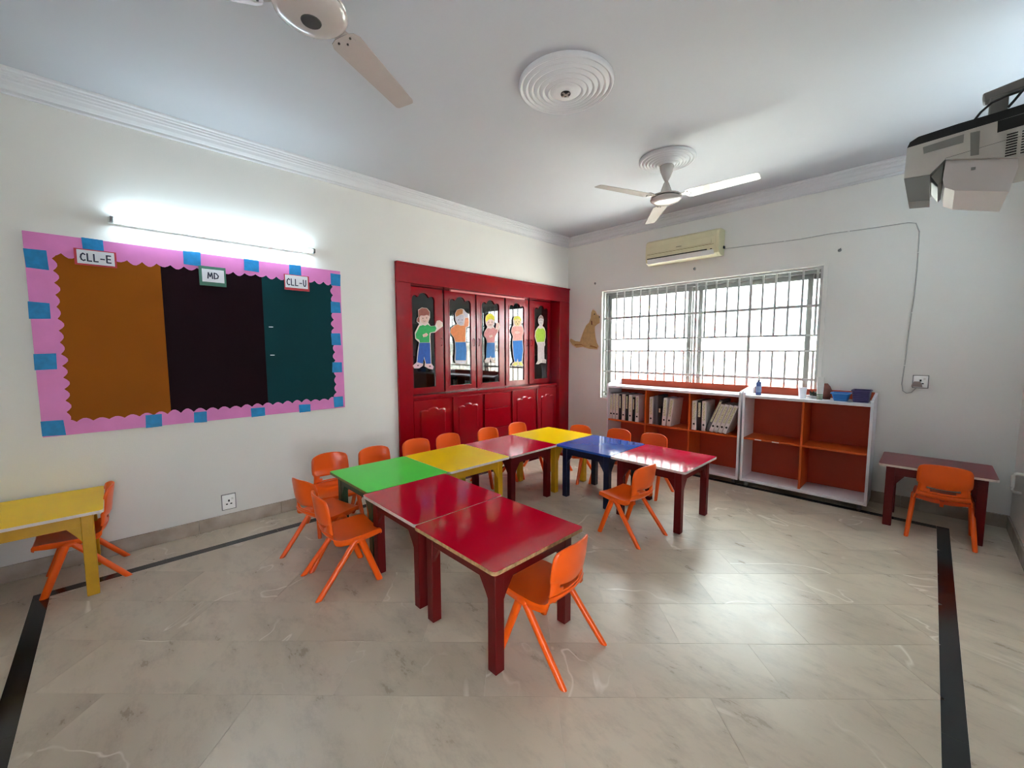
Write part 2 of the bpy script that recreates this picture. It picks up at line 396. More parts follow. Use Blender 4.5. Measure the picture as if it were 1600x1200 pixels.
# white reveal lining / frame round the opening, slightly proud of the wall
bm = B(); prism(bm, [(-.02, -.02), (WX1-WX0+.02, -.02), (WX1-WX0+.02, WZ1-WZ0+.02), (-.02, WZ1-WZ0+.02)], [[(.012, .012), (WX1-WX0-.012, .012), (WX1-WX0-.012, WZ1-WZ0-.012), (.012, WZ1-WZ0-.012)]], XZ, -.012, -.0005)
for a in ((WX0+.0005, WX0+.012, WZ0, WZ1), (WX1-.012, WX1-.0005, WZ0, WZ1), (WX0+.012, WX1-.012, WZ0+.0005, WZ0+.012), (WX0+.012, WX1-.012, WZ1-.012, WZ1-.0005)): wbox(bm, a[0], a[1], YB+.0005, YB+.05, a[2], a[3])
obj('frame', bm, M_sill, win)
# grille
GY = YB+.03
gx0, gx1, gz0, gz1 = WX0+.014, WX1-.014, WZ0+.014, WZ1-.014
bm = B()
for a in ((gx0, gx0+.022, gz0, gz1), (gx1-.022, gx1, gz0, gz1), (gx0+.022, gx1-.022, gz0, gz0+.022), (gx0+.022, gx1-.022, gz1-.022, gz1)): wbox(bm, a[0], a[1], GY-.004, GY+.016, a[2], a[3])
gr = obj('grille', bm, M_grille, win)
def gbar(x0, x1, z0, z1, d, y=GY):
    bm = B(); wbox(bm, x0, x1, y, y+d, z0, z1); obj('grille_bar', bm, M_grille, gr)
zs = [1.816, 1.529, 1.373, 1.088, .795]
for i, z in enumerate(zs): h = .013 if i in (0, 3) else .009; gbar(gx0+.022, gx1-.022, z-h, z+h, .008)
for x in (-2.558, -1.972, -1.399): gbar(x-.013, x+.013, gz0+.022, gz1-.022, .006, GY+.0085)
xs = [-3.033+.1165*k for k in range(0, 20)]
for x in xs:
    if min(abs(x-t) for t in (-2.558, -1.972, -1.399)) < .05: continue
    gbar(x-.009, x+.009, 1.529, gz1-.022, .006, GY+.0085); gbar(x-.009, x+.009, gz0+.022, 1.373, .006, GY+.0085)
# sliding aluminium sashes behind
SY = YB+.12
def sash(x0, x1, y):
    bm = B(); wd = .045
    for a in ((x0, x0+wd, WZ0+.013, WZ1-.06), (x1-wd, x1, WZ0+.013, WZ1-.06), (x0+wd, x1-wd, WZ0+.013, WZ0+.06), (x0+wd, x1-wd, WZ1-.11, WZ1-.06)): wbox(bm, a[0], a[1], y, y+.022, a[2], a[3])
    s = obj('sash', bm, M_alu, win)
    bm = B(); wbox(bm, x0+wd, x1-wd, y+.009, y+.013, WZ0+.06, WZ1-.11); obj('pane', bm, M_glass, s)
sash(WX0+.045, -2.055, SY); sash(-1.985, -.87, SY+.03); sash(-2.06, -1.98, SY+.066) if False else None
sash(-2.10, WX1-.02, SY+.06)
bm = B(); 
for a in ((WX0+.013, WX0+.05, WZ0, WZ1), (WX1-.05, WX1-.013, WZ0, WZ1), (WX0+.05, WX1-.05, WZ1-.06, WZ1)): wbox(bm, a[0], a[1], YB+.10, YB+.22, a[2]+.0005, a[3]-.0005)
obj('track', bm, M_alu, win)
# ------------------------------------------------------------------ outside, seen washed out through the window
M_gnd = mat('sunlit_concrete', (204, 204, 202), .9, .1, 2)
M_bwall = mat('limewashed_wall', (206, 202, 194), .9, .05, 2)
M_nb = mat('neighbour_render', (168, 172, 172), .9, .1, 1)
bm = B(); box(bm, -14, 12, YB+WD+.001, 24, -.4, -.3); struct('ground', bm, M_gnd)
bm = B(); box(bm, -13, 11, 6.9, 7.1, -.2995, 1.50); box(bm, -13, 11, 6.87, 7.13, 1.5005, 1.56)
g_ = obj('boundary_wall', bm, M_bwall); tag(g_, 'bright whitewashed boundary wall standing outside behind the window grille', 'wall')
nb = thing('neighbour_house', 'pale washed-out house behind the wall outside the window', 'building', (-12, 11.5, -.3))
bm = B(); box(bm, 0, 15, 0, 5, .0005, 4.6); obj('wall', bm, M_nb, nb)
bm = B(); box(bm, -.3, 15.3, -.3, 5.3, 4.601, 4.8); obj('roof', bm, M_nb, nb)
for wx in (2.2, 5.6, 9.0, 12.4):
    bm = B(); box(bm, wx, wx+1.3, -.03, -.001, 1.5, 2.9); wf = obj('window', bm, M_sill, nb)
    bm = B(); box(bm, wx+.08, wx+1.22, -.04, -.031, 1.58, 2.82); obj('pane', bm, mat('dim_far_glass', (120, 130, 136), .2), wf)

# ------------------------------------------------------------------ ceiling roses
def rose(loc, R, label):
    t = thing('ceiling_rose', label, 'ceiling rose', loc)
    n = 6; pr = [(R, -.0005), (R, -.016)]
    for i in range(n):
        r1 = R*(1-i*.118); z = -.016-.0055*i
        pr += [(r1-.004, z-.008), (r1-.011, z-.012), (r1-.019, z-.009), (r1-.024, z-.001)]
    pr += [(R*.27, -.052), (R*.24, -.056), (.02, -.056)]
    bm = B(); lathe(bm, pr, n=64); obj('moulding', bm, M_corn, t, smooth=True)
    return t
r1 = rose((-1.648, 2.07, H), .285, 'large round plaster ceiling rose with a bare fan hook in its centre')
bm = B(); lathe(bm, [(.030, -.0565), (.030, -.060), (.006, -.060)], n=20); obj('hook_hole', bm, M_black, r1)
bm = B(); box(bm, -.028, .028, -.004, .004, -.066, -.0605); box(bm, -.004, .004, -.028, .028, -.066, -.0605); obj('hook_bar', bm, M_fan, r1)
F2 = (-1.665, 3.465)
rose((F2[0], F2[1], H), .225, 'smaller plaster ceiling rose round the far ceiling fan stem')

# ------------------------------------------------------------------ ceiling fans
def fan(loc, label, ang, R, z_blade, zb, zt, under_logo):
    t = thing('ceiling_fan', label, 'ceiling fan', (*loc, H))
    d = lambda z: z-H
    top = zt
    bm = B(); lathe(bm, [(.055, d(top)), (.058, d(top-.01)), (.05, d(top-.045)), (.033, d(top-.09)), (.016, d(top-.125)), (.010, d(top-.13))], n=28); obj('canopy', bm, M_fan, t, smooth=True)
    bm = B(); lathe(bm, [(.009, d(top-.12)), (.009, d(zb+.15))], n=12); obj('down_rod', bm, M_fan, t, smooth=True)
    bm = B(); lathe(bm, [(.010, d(zb+.185)), (.022, d(zb+.165)), (.038, d(zb+.12)), (.047, d(zb+.088)), (.05, d(zb+.078))], n=28); obj('motor_neck', bm, M_fan, t, smooth=True)
    bm = B(); lathe(bm, [(.05, d(zb+.079)), (.085, d(zb+.074)), (.118, d(zb+.062)), (.124, d(zb+.054)), (.120, d(zb+.050))], n=40); obj('motor_top', bm, M_fan, t, smooth=True)
    bm = B(); lathe(bm, [(.118, d(zb+.0525)), (.120, d(zb+.0405))], n=40); obj('motor_gap', bm, M_fandk, t, smooth=True)
    bm = B(); lathe(bm, [(.122, d(zb+.041)), (.128, d(zb+.036)), (.124, d(zb+.026)), (.105, d(zb+.012)), (.07, d(zb+.003)), (.038, d(zb)), (.0, d(zb))], n=44, caps=False); mb = obj('motor_bowl', bm, M_fan, t, smooth=True)
    if under_logo:
        bm = B(); lathe(bm, [(.036, d(zb-.0005)), (.034, d(zb-.003)), (0.0, d(zb-.003))], n=28, caps=False); obj('badge', bm, M_fandk, mb, smooth=True)
    for a in ang:
        a = math.radians(a); rot = Matrix.Rotation(a, 4, 'Z')
        # bracket arm
        bm = B(); prism(bm, [(.115, -.02), (.20, -.045), (.215, -.03), (.215, .03), (.20, .045), (.115, .02)], (), XY, d(z_blade)+.004, d(z_blade)+.008)
        for v in bm.verts: v.co = rot @ v.co
        br = obj('blade_arm', bm, M_fan, t)
        out = []
        r0_, r1_ = .165, R
        out = [(r0_, -.030), (r0_+.012, -.055), (r0_+.035, -.066), (r1_-.02, -.052), (r1_-.004, -.044), (r1_, -.034), (r1_-.002, .040), (r1_-.014, .050), (r0_+.035, .066), (r0_+.012, .055), (r0_, .030)]
        bm = B(); prism(bm, out, (), XY, -.0015, .0015)
        tilt = Matrix.Translation((0, 0, d(z_blade))) @ rot @ Matrix.Rotation(math.radians(-9), 4, 'X')
        for v in bm.verts: v.co = tilt @ v.co
        bl = obj('blade', bm, M_fan, t)
        bm = B()
        for sx, sy in ((.185, -.028), (.185, .028), (.205, 0)):
            r = bmesh.ops.create_cone(bm, cap_ends=True, segments=8, radius1=.0045, radius2=.0045, depth=.004, matrix=tilt @ Matrix.Translation((sx, sy, -.0035)))
        obj('screw', bm, M_fandk, bl)
    return t
fan(F2, 'far white ceiling fan above the table cluster near the window', (4, 128, 249), .70, 2.675, 2.635, H-.057, False)
fan((-1.68, .605), 'near ceiling fan cut by the top edge, with round dark badge', (119, 239, 359), .66, 2.67, 2.61, H-.001, True)

# ------------------------------------------------------------------ tube lights
M_tube = bpy.data.materials.new('lit_fluorescent_tube'); M_tube.use_nodes = True
P = M_tube.node_tree.nodes['Principled BSDF']; P.inputs['Base Color'].default_value = (1, 1, 1, 1); P.inputs['Emission Color'].default_value = (.66, .87, 1.0, 1); P.inputs['Emission Strength'].default_value = TUBE
def tube_light(x, y0, y1, z, s, label):
    t = thing('tube_light', label, 'light', (x, (y0+y1)/2, z)); L_ = (y1-y0)/2
    X0 = s*.001
    def bx(a, b, c, d_, e, f, bev=0):
        bm = B(); box(bm, min(s*a, s*b), max(s*a, s*b), c, d_, e, f, bev); return bm
    obj('batten', bx(.0005, .035, -L_, L_, -.018, .018, .003), M_white_pl, t)
    for sy in (-1, 1):
        y_ = sy*(L_-.018); obj('lamp_holder', bx(.0355, .075, y_-.010, y_+.010, -.018, .018, .004), M_prjg, t)
    bm = B(); n = 14
    loft(bm, [[(s*.056+.013*math.cos(2*PI*k/n), yy, .013*math.sin(2*PI*k/n)) for k in range(n)] for yy in (-L_+.030, L_-.030)]); obj('tube', bm, M_tube, t, smooth=True)
    obj('starter', bx(.0355, .043, .10, .16, -.012, .004, .002), M_white_pl, t)
tube_light(XL, .036, 1.319, 2.245, 1, 'lit fluorescent tube light on the wall above the noticeboard')
tube_light(XR, 3.05, 4.33, 2.42, -1, 'lit fluorescent tube light on the right-hand wall beyond the projector')

# ------------------------------------------------------------------ noticeboard
BX = XL+.022
by0, by1, bz0, bz1 = -.335, 1.535, .862, 2.108
nbd = thing('noticeboard', 'wide noticeboard in mustard, maroon and teal with pink scalloped border', 'noticeboard', (XL, by0, bz0))
def bl(y, z): return (y-by0, z-bz0)
bm = B(); box(bm, .0005, .018, 0, by1-by0, 0, bz1-bz0, .002); obj('backing', bm, M_white_lam, nbd)
ys = [by0+.004, .283, .903, by1-.004]
for nm, m, a, b in (('mustard_sheet', M_must, ys[0], ys[1]), ('maroon_sheet', M_maroon, ys[1], ys[2]), ('teal_sheet', M_teal, ys[2], ys[3])):
    bm = B(); box(bm, .0182, .0196 if m is not M_maroon else .0192, a-by0, b-by0, .004, bz1-bz0-.004); obj(nm, bm, m, nbd)
def scallop(L_, w_, step, amp, seed):
    rnd = random.Random(seed); n = max(1, round(L_/step)); pts = [(0, 0), (L_, 0)]
    inner = []
    for i in range(n):
        st = L_/n; a0 = L_-i*st; am = amp*rnd.uniform(.7, 1.25)
        for k in range(5):
            f = k/5; inner.append((a0-st*f, w_-amp+am*math.sin(PI*f)*.9))
    inner.append((0, w_-amp)); return pts+inner
W_, H_ = by1-by0, bz1-bz0
def strip(fn, L_, w_, seed):
    bm = B(); prism(bm, scallop(L_, w_, .075, .026, seed), (), fn, 0, .0012); obj('pink_border', bm, M_pink, nbd)
strip(lambda a, b, d: (.0198+d, a, H_-b), W_, .135, 1)
strip(lambda a, b, d: (.0198+d, a, b), W_, .105, 2)
strip(lambda a, b, d: (.0212+d, b, a), H_, .135, 3)
strip(lambda a, b, d: (.0212+d, W_-b, a), H_, .098, 4)
sq = [(129, 368, 161, 392), (287.5, 393, 314, 414), (381, 404, 404, 424), (452, 413, 470.7, 432), (517, 428, 532, 446), (517, 472, 532, 489), (518, 521, 532, 539), (519.5, 566, 534, 582), (522, 620, 536, 636),
      (39, 390, 74, 420), (45, 472.5, 79.5, 498), (54, 553, 88, 578), (65, 657, 101, 681), (227, 648, 254, 669), (303, 644, 323, 666), (393, 636.5, 415, 657), (468, 632, 486, 647)]
for i, (x0, y0, x1, y1) in enumerate(sq):
    a = onX(x0, (y0+y1)/2, BX+.002); b = onX(x1, (y0+y1)/2, BX+.002); c = onX((x0+x1)/2, y0, BX+.002); d = onX((x0+x1)/2, y1, BX+.002)
    Y0, Y1, Z0, Z1 = a.y-by0, b.y-by0, d.z-bz0, c.z-bz0
    j = lambda: random.uniform(-.004, .004)
    Y0 = max(Y0, -.004); Y1 = min(Y1, W_+.004); Z0 = max(Z0, -.004); Z1 = min(Z1, H_+.004)
    bm = B(); prism(bm, [(Y0+j(), Z0+j()), (Y1+j(), Z0+j()), (Y1+j(), Z1+j()), (Y0+j(), Z1+j())], (), YZ, .0226, .0238); obj('blue_square', bm, M_bluep, nbd)
for z in (onX(424, 511, BX).z, onX(424, 555, BX).z):
    bm = B(); box(bm, .0198, .021, onX(420, 511, BX).y-by0, onX(427, 511, BX).y-by0, z-bz0-.003, z-bz0+.004); obj('paper_scrap', bm, M_card, nbd)

# hand-lettered cards
GL = {
 'C': [[(.9, .85), (.55, 1), (.2, .8), (.05, .45), (.2, .12), (.55, 0), (.9, .1)]],
 'L': [[(.1, 1), (.1, 0), (.85, 0)]],
 '-': [[(.15, .42), (.85, .42)]],
 'E': [[(.9, 1), (.1, 1), (.1, 0), (.9, 0)], [(.1, .5), (.8, .5)]],
 'M': [[(0, 0), (.15, 1), (.5, .3), (.85, 1), (1, 0)]],
 'D': [[(.1, 0), (.1, 1), (.55, .92), (.95, .55), (.8, .15), (.1, 0)]],
 'U': [[(.08, 1), (.1, .3), (.3, .02), (.65, .02), (.85, .3), (.88, 1)]],
}
def ribbon(bm, pts, wd, fn, d0, d1):
    for (a, b) in zip(pts[:-1], pts[1:]):
        a = Vector(a); b = Vector(b); t = (b-a).normalized(); n = Vector((-t.y, t.x))*wd/2; e = t*wd*.35
        prism(bm, [tuple(a-e+n), tuple(a-e-n), tuple(b+e-n), tuple(b+e+n)], (), fn, d0, d1)
def sign(text, x0, y0, x1, y1, fm, inset, label, tw, th, tz, bx):
    a = onX(x0, (y0+y1)/2, bx); b = onX(x1, (y0+y1)/2, bx); c = onX((x0+x1)/2, y0, bx); d = onX((x0+x1)/2, y1, bx)
    w_, h_ = b.y-a.y, c.z-d.z
    t = thing('name_card', label, 'sign', (bx+.0005, a.y, d.z), 0, 'name cards on the noticeboard')
    bm = B(); box(bm, 0, .0012, 0, w_, 0, h_); obj('coloured_mount', bm, fm, t)
    bm = B(); box(bm, .0014, .0024, inset[0], w_-inset[1], inset[2], h_-inset[3]); obj('white_card', bm, M_card, t)
    iw = w_-inset[0]-inset[1]; bm = B()
    n = len(text); cw = iw*tw/n; ch = (h_-inset[2]-inset[3])*th
    ox = inset[0]+iw*(1-tw)/2; oz = inset[2]+(h_-inset[2]-inset[3])*tz
    for i, g in enumerate(text):
        for st in GL[g]: ribbon(bm, [(ox+i*cw+.1*cw+p[0]*cw*.78, oz+p[1]*ch) for p in st], .0075, YZ, .0026, .0034)
    obj('lettering', bm, M_ink, t)
SXp = XL+.0245
sign('CLL-E', 116, 391, 182, 416, M_cardred, (.012, .010, .010, .006), 'white card lettered CLL-E in a red mount on the mustard sheet', .86, .52, .22, SXp)
sign('MD', 311, 417, 353, 447, M_cardgrn, (.018, .012, .028, .020), 'white card lettered MD in a green mount on the maroon sheet', .55, .45, .28, SXp)
sign('CLL-U', 444, 430, 483, 454, M_cardred, (.008, .012, .020, .005), 'white card lettered CLL-U in a red mount on the teal sheet', .9, .5, .2, SXp)

# wall socket under the noticeboard
def socket(name, loc, nrm, label, w_=.088, h_=.088):
    t = thing(name, label, 'socket', loc, nrm)
    bm = B(); box(bm, -w_/2, w_/2, .0005, .010, -h_/2, h_/2, .003); obj('plate', bm, mat('bright_white_socket', (250, 250, 248), .3), t)
    bm = B(); box(bm, -w_/2-.006, w_/2+.006, .0003, .004, -h_/2-.006, h_/2+.006, .001); obj('shadow_rim', bm, M_prjg, t)  # grey rim puts the shadow outline round the plate into colour
    for x, z, a, b in ((0, .010, .009, .014), (-.014, -.016, .011, .007), (.014, -.016, .011, .007)):
        bm = B(); box(bm, x-a/2-.001, x+a/2+.001, .0102, .0108, z-b/2-.001, z+b/2+.001); obj('pin_hole', bm, M_black, t)
    bm = B(); box(bm, -.030, -.016, .0102, .014, .016, .032, .001); obj('switch', bm, M_white_pl, t)
    return t
socket('wall_socket', (XL, .595, .20), -PI/2, 'white wall socket low on the left wall under the noticeboard', .085, .115)

# ------------------------------------------------------------------ red display cabinet in its niche
cab = thing('display_cabinet', 'large glossy red built-in cabinet with glazed doors over cupboards', 'cabinet', (XL, CY0, 0))
def cbx(x0, x1, y0, y1, z0, z1, bev=0): bm = B(); box(bm, x0-XL, x1-XL, y0-CY0, y1-CY0, z0, z1, bev); return bm
XFt = XL+.030                      # front of the surround
XU = -3.972                        # front of the upper doors
XLo = -3.852                       # front of the lower doors
JL, JR = 2.256, 4.687
obj('surround_post', cbx(-4.02, XFt, CY0+.0005, JL, .0005, 2.0825, .004), M_cab, cab)
obj('surround_post', cbx(-4.02, XFt, JR, YB-.0005, .0005, 2.0825, .004), M_cab, cab)
obj('header', cbx(-4.02, XFt, CY0+.0005, YB-.0005, 2.083, CZ-.0005, .004), M_cab, cab)
obj('header_moulding', cbx(XFt+.0005, XFt+.012, CY0+.0005, YB-.001, 2.262, CZ-.001, .003), M_cab, cab)
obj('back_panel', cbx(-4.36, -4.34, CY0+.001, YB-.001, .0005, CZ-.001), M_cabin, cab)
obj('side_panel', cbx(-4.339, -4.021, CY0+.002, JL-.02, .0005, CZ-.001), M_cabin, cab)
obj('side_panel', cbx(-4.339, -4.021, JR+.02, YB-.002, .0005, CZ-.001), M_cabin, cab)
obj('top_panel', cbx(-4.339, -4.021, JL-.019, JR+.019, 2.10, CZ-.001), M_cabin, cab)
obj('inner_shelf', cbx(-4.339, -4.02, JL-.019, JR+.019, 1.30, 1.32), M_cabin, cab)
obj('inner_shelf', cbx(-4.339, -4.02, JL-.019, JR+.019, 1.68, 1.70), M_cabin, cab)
obj('worktop', cbx(-4.339, XLo+.006, JL+.0005, JR-.0005, .868, .898, .003), M_cab, cab)
obj('lower_carcass', cbx(-4.339, XLo-.022, JL+.001, JR-.001, .0005, .867), M_cab, cab)
obj('door_frame_rail', cbx(-4.0, XU-.022, JL+.001, JR-.001, .8985, .925), M_cab, cab)
doors = [(2.272, 2.765, 2.362, 2.652), (2.79, 3.245, 2.857, 3.173), (3.27, 3.738, 3.348, 3.643), (3.768, 4.195, 3.829, 4.113), (4.225, 4.672, 4.323, 4.615)]
for i, (a, b, ga, gb) in enumerate(doors):
    inner = [(ga, .972), (gb, .972)]
    hw = (gb-ga)/2; cy = (ga+gb)/2
    for k in range(25):
        u_ = 1-2*k/24
        if abs(u_) < .45: z_ = 1.962+.058*math.sqrt(max(0, 1-(u_/.45)**2))
        else: z_ = 1.952+.035*math.sqrt(max(0, 1-((abs(u_)-.725)/.275)**2))
        inner.append((cy+u_*hw, z_))
    bm = B(); prism(bm, [(a-CY0, .912), (b-CY0, .912), (b-CY0, 2.078), (a-CY0, 2.078)], [[(y-CY0, z) for y, z in inner]], YZ, XU-.02-XL, XU-XL)
    d = obj('glazed_door', bm, M_cab, cab)
    # raised bead round the glass
    def off(p, s): return [(cy+(y-cy)*(1+s/hw), (z-1.5)*(1+s/.52)+1.5) for y, z in p]
    bm = B(); prism(bm, [(y-CY0, z) for y, z in off(inner, .014)], [[(y-CY0, z) for y, z in off(inner, .001)]], YZ, XU-XL+.0002, XU-XL+.005); obj('bead', bm, M_cab, d)
    bm = B(); box(bm, XU-.013-XL, XU-.009-XL, ga-.012-CY0, gb+.012-CY0, .96, 2.035); obj('pane', bm, M_cabglass, d)
    hy = (a+.030) if i in (2, 4) else (b-.026)
    bm = B(); hx = XU-XL
    tube(bm, [(hx+.001, hy-CY0, 1.44), (hx+.016, hy-CY0, 1.45), (hx+.018, hy-CY0, 1.485), (hx+.016, hy-CY0, 1.52), (hx+.001, hy-CY0, 1.53)], .005); obj('handle', bm, M_cab, d, smooth=True)
low = [(2.285, 2.772, 1), (2.806, 3.250, 1), (3.771, 4.235, 1), (4.262, 4.680, 1)]
def lhandle(par, y, z, w_=.045):
    bm = B(); hx = XLo-XL
    for s in (-1, 1): box(bm, hx+.001, hx+.006, y+s*w_-.009, y+s*w_+.009, z-.006, z+.008, .002)
    tube(bm, [(hx+.004, y-w_, z), (hx+.016, y-w_*.5, z+.012), (hx+.02, y, z+.010), (hx+.016, y+w_*.5, z-.004), (hx+.004, y+w_, z)], .004); obj('handle', bm, M_cab, par, smooth=True)
for a, b, _ in low:
    bm = B(); box(bm, XLo-.02-XL, XLo-XL, a-CY0, b-CY0, .09, .846, .005); d = obj('cupboard_door', bm, M_cab, cab)
    # raised field with bevel
    bm = B(); m_ = .075
    o_ = [(a+m_, .165), (b-m_, .165)]
    for k in range(25):
        u_ = 1-2*k/24
        z_ = .726+.034*math.sqrt(max(0, 1-(u_/.42)**2)) if abs(u_) < .42 else .720+.018*math.sqrt(max(0, 1-((abs(u_)-.71)/.29)**2))
        o_.append(((a+b)/2+u_*((b-a)/2-m_), z_))
    lv = [(XLo-XL+.0002, 1.0), (XLo-XL+.003, 1.0), (XLo-XL+.010, .90)]
    cy, cz = (a+b)/2, .45
    loft(bm, [[(x, cy+(y-cy)*s-CY0, cz+(z-cz)*(1-(1-s)*.5)) for y, z in o_] for x, s in lv]); obj('raised_panel', bm, M_cab, d)
for z0, z1 in ((.655, .842), (.402, .646), (.09, .393)):
    bm = B(); box(bm, XLo-.02-XL, XLo-XL, 3.284-CY0, 3.738-CY0, z0, z1, .005); d = obj('drawer', bm, M_cab, cab)
obj('plinth', cbx(XLo-.0215, XLo-.004, JL+.002, JR-.002, .001, .085), M_cab, cab)
bm = B(); tube(bm, [(-3.872-XL, 2.80-CY0, 2.068), (-3.872-XL, 4.01-CY0, 2.068)], .0145, 12); lb = obj('glint_bar', bm, mat('pink_glint', (222, 120, 126), .25, .1, 6), cab, smooth=True)  # reflection strip under the header, put in as a solid pale pink bar

# little things standing inside the cabinet
c_ = onX(655, 603, -4.10); bm = B(); lathe(bm, [(.022, 0), (.028, .04), (.03, .052), (.026, .052), (.02, .006)], n=20)
o = obj('cup', bm, M_white_pl, None, smooth=True); o.location = (-4.08, 2.66, .8985); tag(o, 'small white cup at the bottom of the leftmost glazed door', 'cup')

# ------------------------------------------------------------------ paper children on the cabinet doors
def papermat(n, c): return mat('crayon_'+n, c, .7, .16, 30, .15, 80)
PX = XU+.0062
def flat_figure(name, label, ox, oy, sil, parts, sc_=10.0, group=None, cat='paper cutout'):
    pm = lambda p: onX(ox+p[0]/sc_, oy+p[1]/sc_, PX)
    P_ = [pm(p) for p in sil]; y0 = min(p.y for p in P_); z0 = min(p.z for p in P_)
    t = thing(name, label, cat, (PX, y0, z0), 0, group)
    lo = lambda pts: [(pm(p).y-y0, pm(p).z-z0) for p in pts]
    bm = B(); prism(bm, lo(sil), (), YZ, 0, .001); obj('paper_backing', bm, M_paper, t)
    for k, (nm, m, polys) in enumerate(parts):
        bm = B()
        for pl in polys: prism(bm, lo(pl), (), YZ, .0012+.0004*k, .0016+.0004*k)
        obj(nm, bm, m, t)
    return t
skin = papermat('skin', (226, 190, 180)); skin2 = papermat('pale_skin', (205, 200, 212))
ink = mat('pencil_line', (90, 60, 60), .7)
def ell(cx, cy, rx, ry, n=12): return [(cx+rx*math.cos(2*PI*k/n), cy+ry*math.sin(2*PI*k/n)) for k in range(n)]
GP = 'coloured paper children stuck on the red cabinet doors'
flat_figure('paper_child', 'paper child in green jumper and blue trousers waving, leftmost door', 640, 470,
  [(130,140),(190,105),(270,115),(315,170),(318,260),(290,340),(330,395),(400,385),(425,310),(470,305),(515,340),(518,400),(470,435),(400,495),(330,505),(322,560),(328,660),(340,980),(378,1030),(362,1075),(300,1062),(235,1025),(240,960),(217,880),(210,1010),(150,1055),(70,1055),(48,1012),(108,960),(120,800),(148,650),(88,595),(80,500),(128,400),(150,362),(108,325),(115,270),(138,250)],
  [('face', skin, [[(165,240),(220,235),(270,222),(302,245),(295,310),(260,345),(220,358),(180,330)]]),
   ('hair', papermat('brown', (150, 84, 72)), [[(138,150),(190,112),(265,120),(310,175),(303,240),(270,220),(220,235),(170,230),(152,260),(155,340),(120,325),(118,280),(142,250)]]),
   ('jumper', papermat('green', (40, 170, 92)), [[(155,395),(210,378),(240,392),(280,368),(330,402),(398,392),(418,430),(393,482),(330,493),(308,510),(310,648),(160,652),(150,610),(102,588),(94,520)]]),
   ('hands', skin, [[(427,320),(470,314),(508,345),(506,398),(460,420),(432,400)], [(200,530),(260,500),(290,530),(260,560),(212,568)]]),
   ('trousers', papermat('blue', (34, 88, 176)), [[(152,655),(316,655),(328,982),(255,985),(226,870),(205,980),(118,960)]]),
   ('shoes', papermat('pink', (238, 200, 208)), [[(60,1010),(110,970),(195,990),(195,1025),(150,1048),(72,1048)], [(240,1000),(330,990),(370,1030),(358,1068),(300,1055)]]),
   ('features', ink, [ell(205,275,7,9), ell(262,268,7,9), [(200,312),(230,326),(258,308),(230,318)], ell(128,1010,14,10), ell(315,1022,14,10)])], group=GP)
flat_figure('paper_child', 'paper child in orange jumper scratching its head, second door', 690, 470,
  [(208,200),(240,140),(300,122),(345,130),(380,180),(415,200),(420,260),(435,330),(420,400),(385,430),(375,520),(378,640),(392,760),(395,930),(375,985),(300,990),(215,975),(200,930),(210,780),(205,640),(190,580),(130,500),(140,430),(200,380),(240,365),(212,300)],
  [('face', skin2, [[(222,250),(300,215),(350,230),(352,300),(335,365),(300,385),(250,355),(225,305)]]),
   ('hair', papermat('ginger', (190, 120, 70)), [[(214,200),(242,145),(300,128),(330,140),(325,200),(290,215),(225,250)]]),
   ('raised_arm', papermat('salmon', (232, 150, 112)), [[(370,270),(415,265),(428,330),(415,395),(375,410),(350,380)]]),
   ('hand', skin2, [[(335,140),(378,185),(410,205),(405,260),(372,262),(345,210)]]),
   ('jumper', papermat('orange', (230, 138, 82)), [[(145,440),(205,388),(250,372),(300,392),(370,385),(370,520),(368,640),(215,640),(195,575),(138,500)]]),
   ('jeans', papermat('denim', (56, 124, 196)), [[(212,650),(372,645),(385,760),(380,930),(215,930),(222,780)]]),
   ('shoes', papermat('white', (226, 222, 232)), [[(212,940),(382,940),(368,978),(300,982),(222,968)]]),
   ('features', ink, [ell(262,300,6,8), ell(318,300,6,8), [(270,335),(292,345),(316,332),(292,340)]])], group=GP)
flat_figure('paper_child', 'blond paper child in pink checked shirt and short blue trousers, middle door', 740, 470,
  [(180,290),(190,235),(240,195),(290,205),(330,250),(325,320),(310,400),(340,440),(360,340),(395,345),(410,400),(385,480),(335,560),(330,640),(340,760),(335,890),(300,900),(320,930),(345,945),(330,970),(280,965),(262,900),(250,960),(180,968),(165,935),(195,900),(195,780),(205,640),(190,580),(155,545),(170,480),(215,410),(188,360)],
  [('face', skin, [[(200,310),(250,290),(310,300),(305,360),(275,400),(235,400),(205,365)]]),
   ('hair', papermat('yellow', (222, 212, 60)), [[(186,290),(194,240),(240,200),(290,210),(322,250),(318,310),(280,285),(240,290),(205,320),(198,350)]]),
   ('shirt', papermat('check_pink', (214, 140, 140)), [[(172,490),(220,425),(270,440),(305,415),(345,450),(370,440),(375,480),(332,555),(322,650),(212,655),(195,580),(165,540)]]),
   ('hands', skin, [[(350,350),(390,350),(402,400),(378,440),(352,420)], [(235,545),(285,530),(300,560),(250,580)]]),
   ('jeans', papermat('jean_blue', (58, 122, 186)), [[(205,655),(325,655),(334,885),(275,890),(264,860),(250,890),(192,890)]]),
   ('shoes', papermat('cream', (226, 212, 204)), [[(172,935),(210,905),(248,920),(245,955),(185,962)], [(275,910),(310,915),(338,945),(325,964),(282,960)]]),
   ('features', ink, [ell(232,335,6,8), ell(285,333,6,8), [(235,370),(262,382),(288,366),(262,374)]])], group=GP)
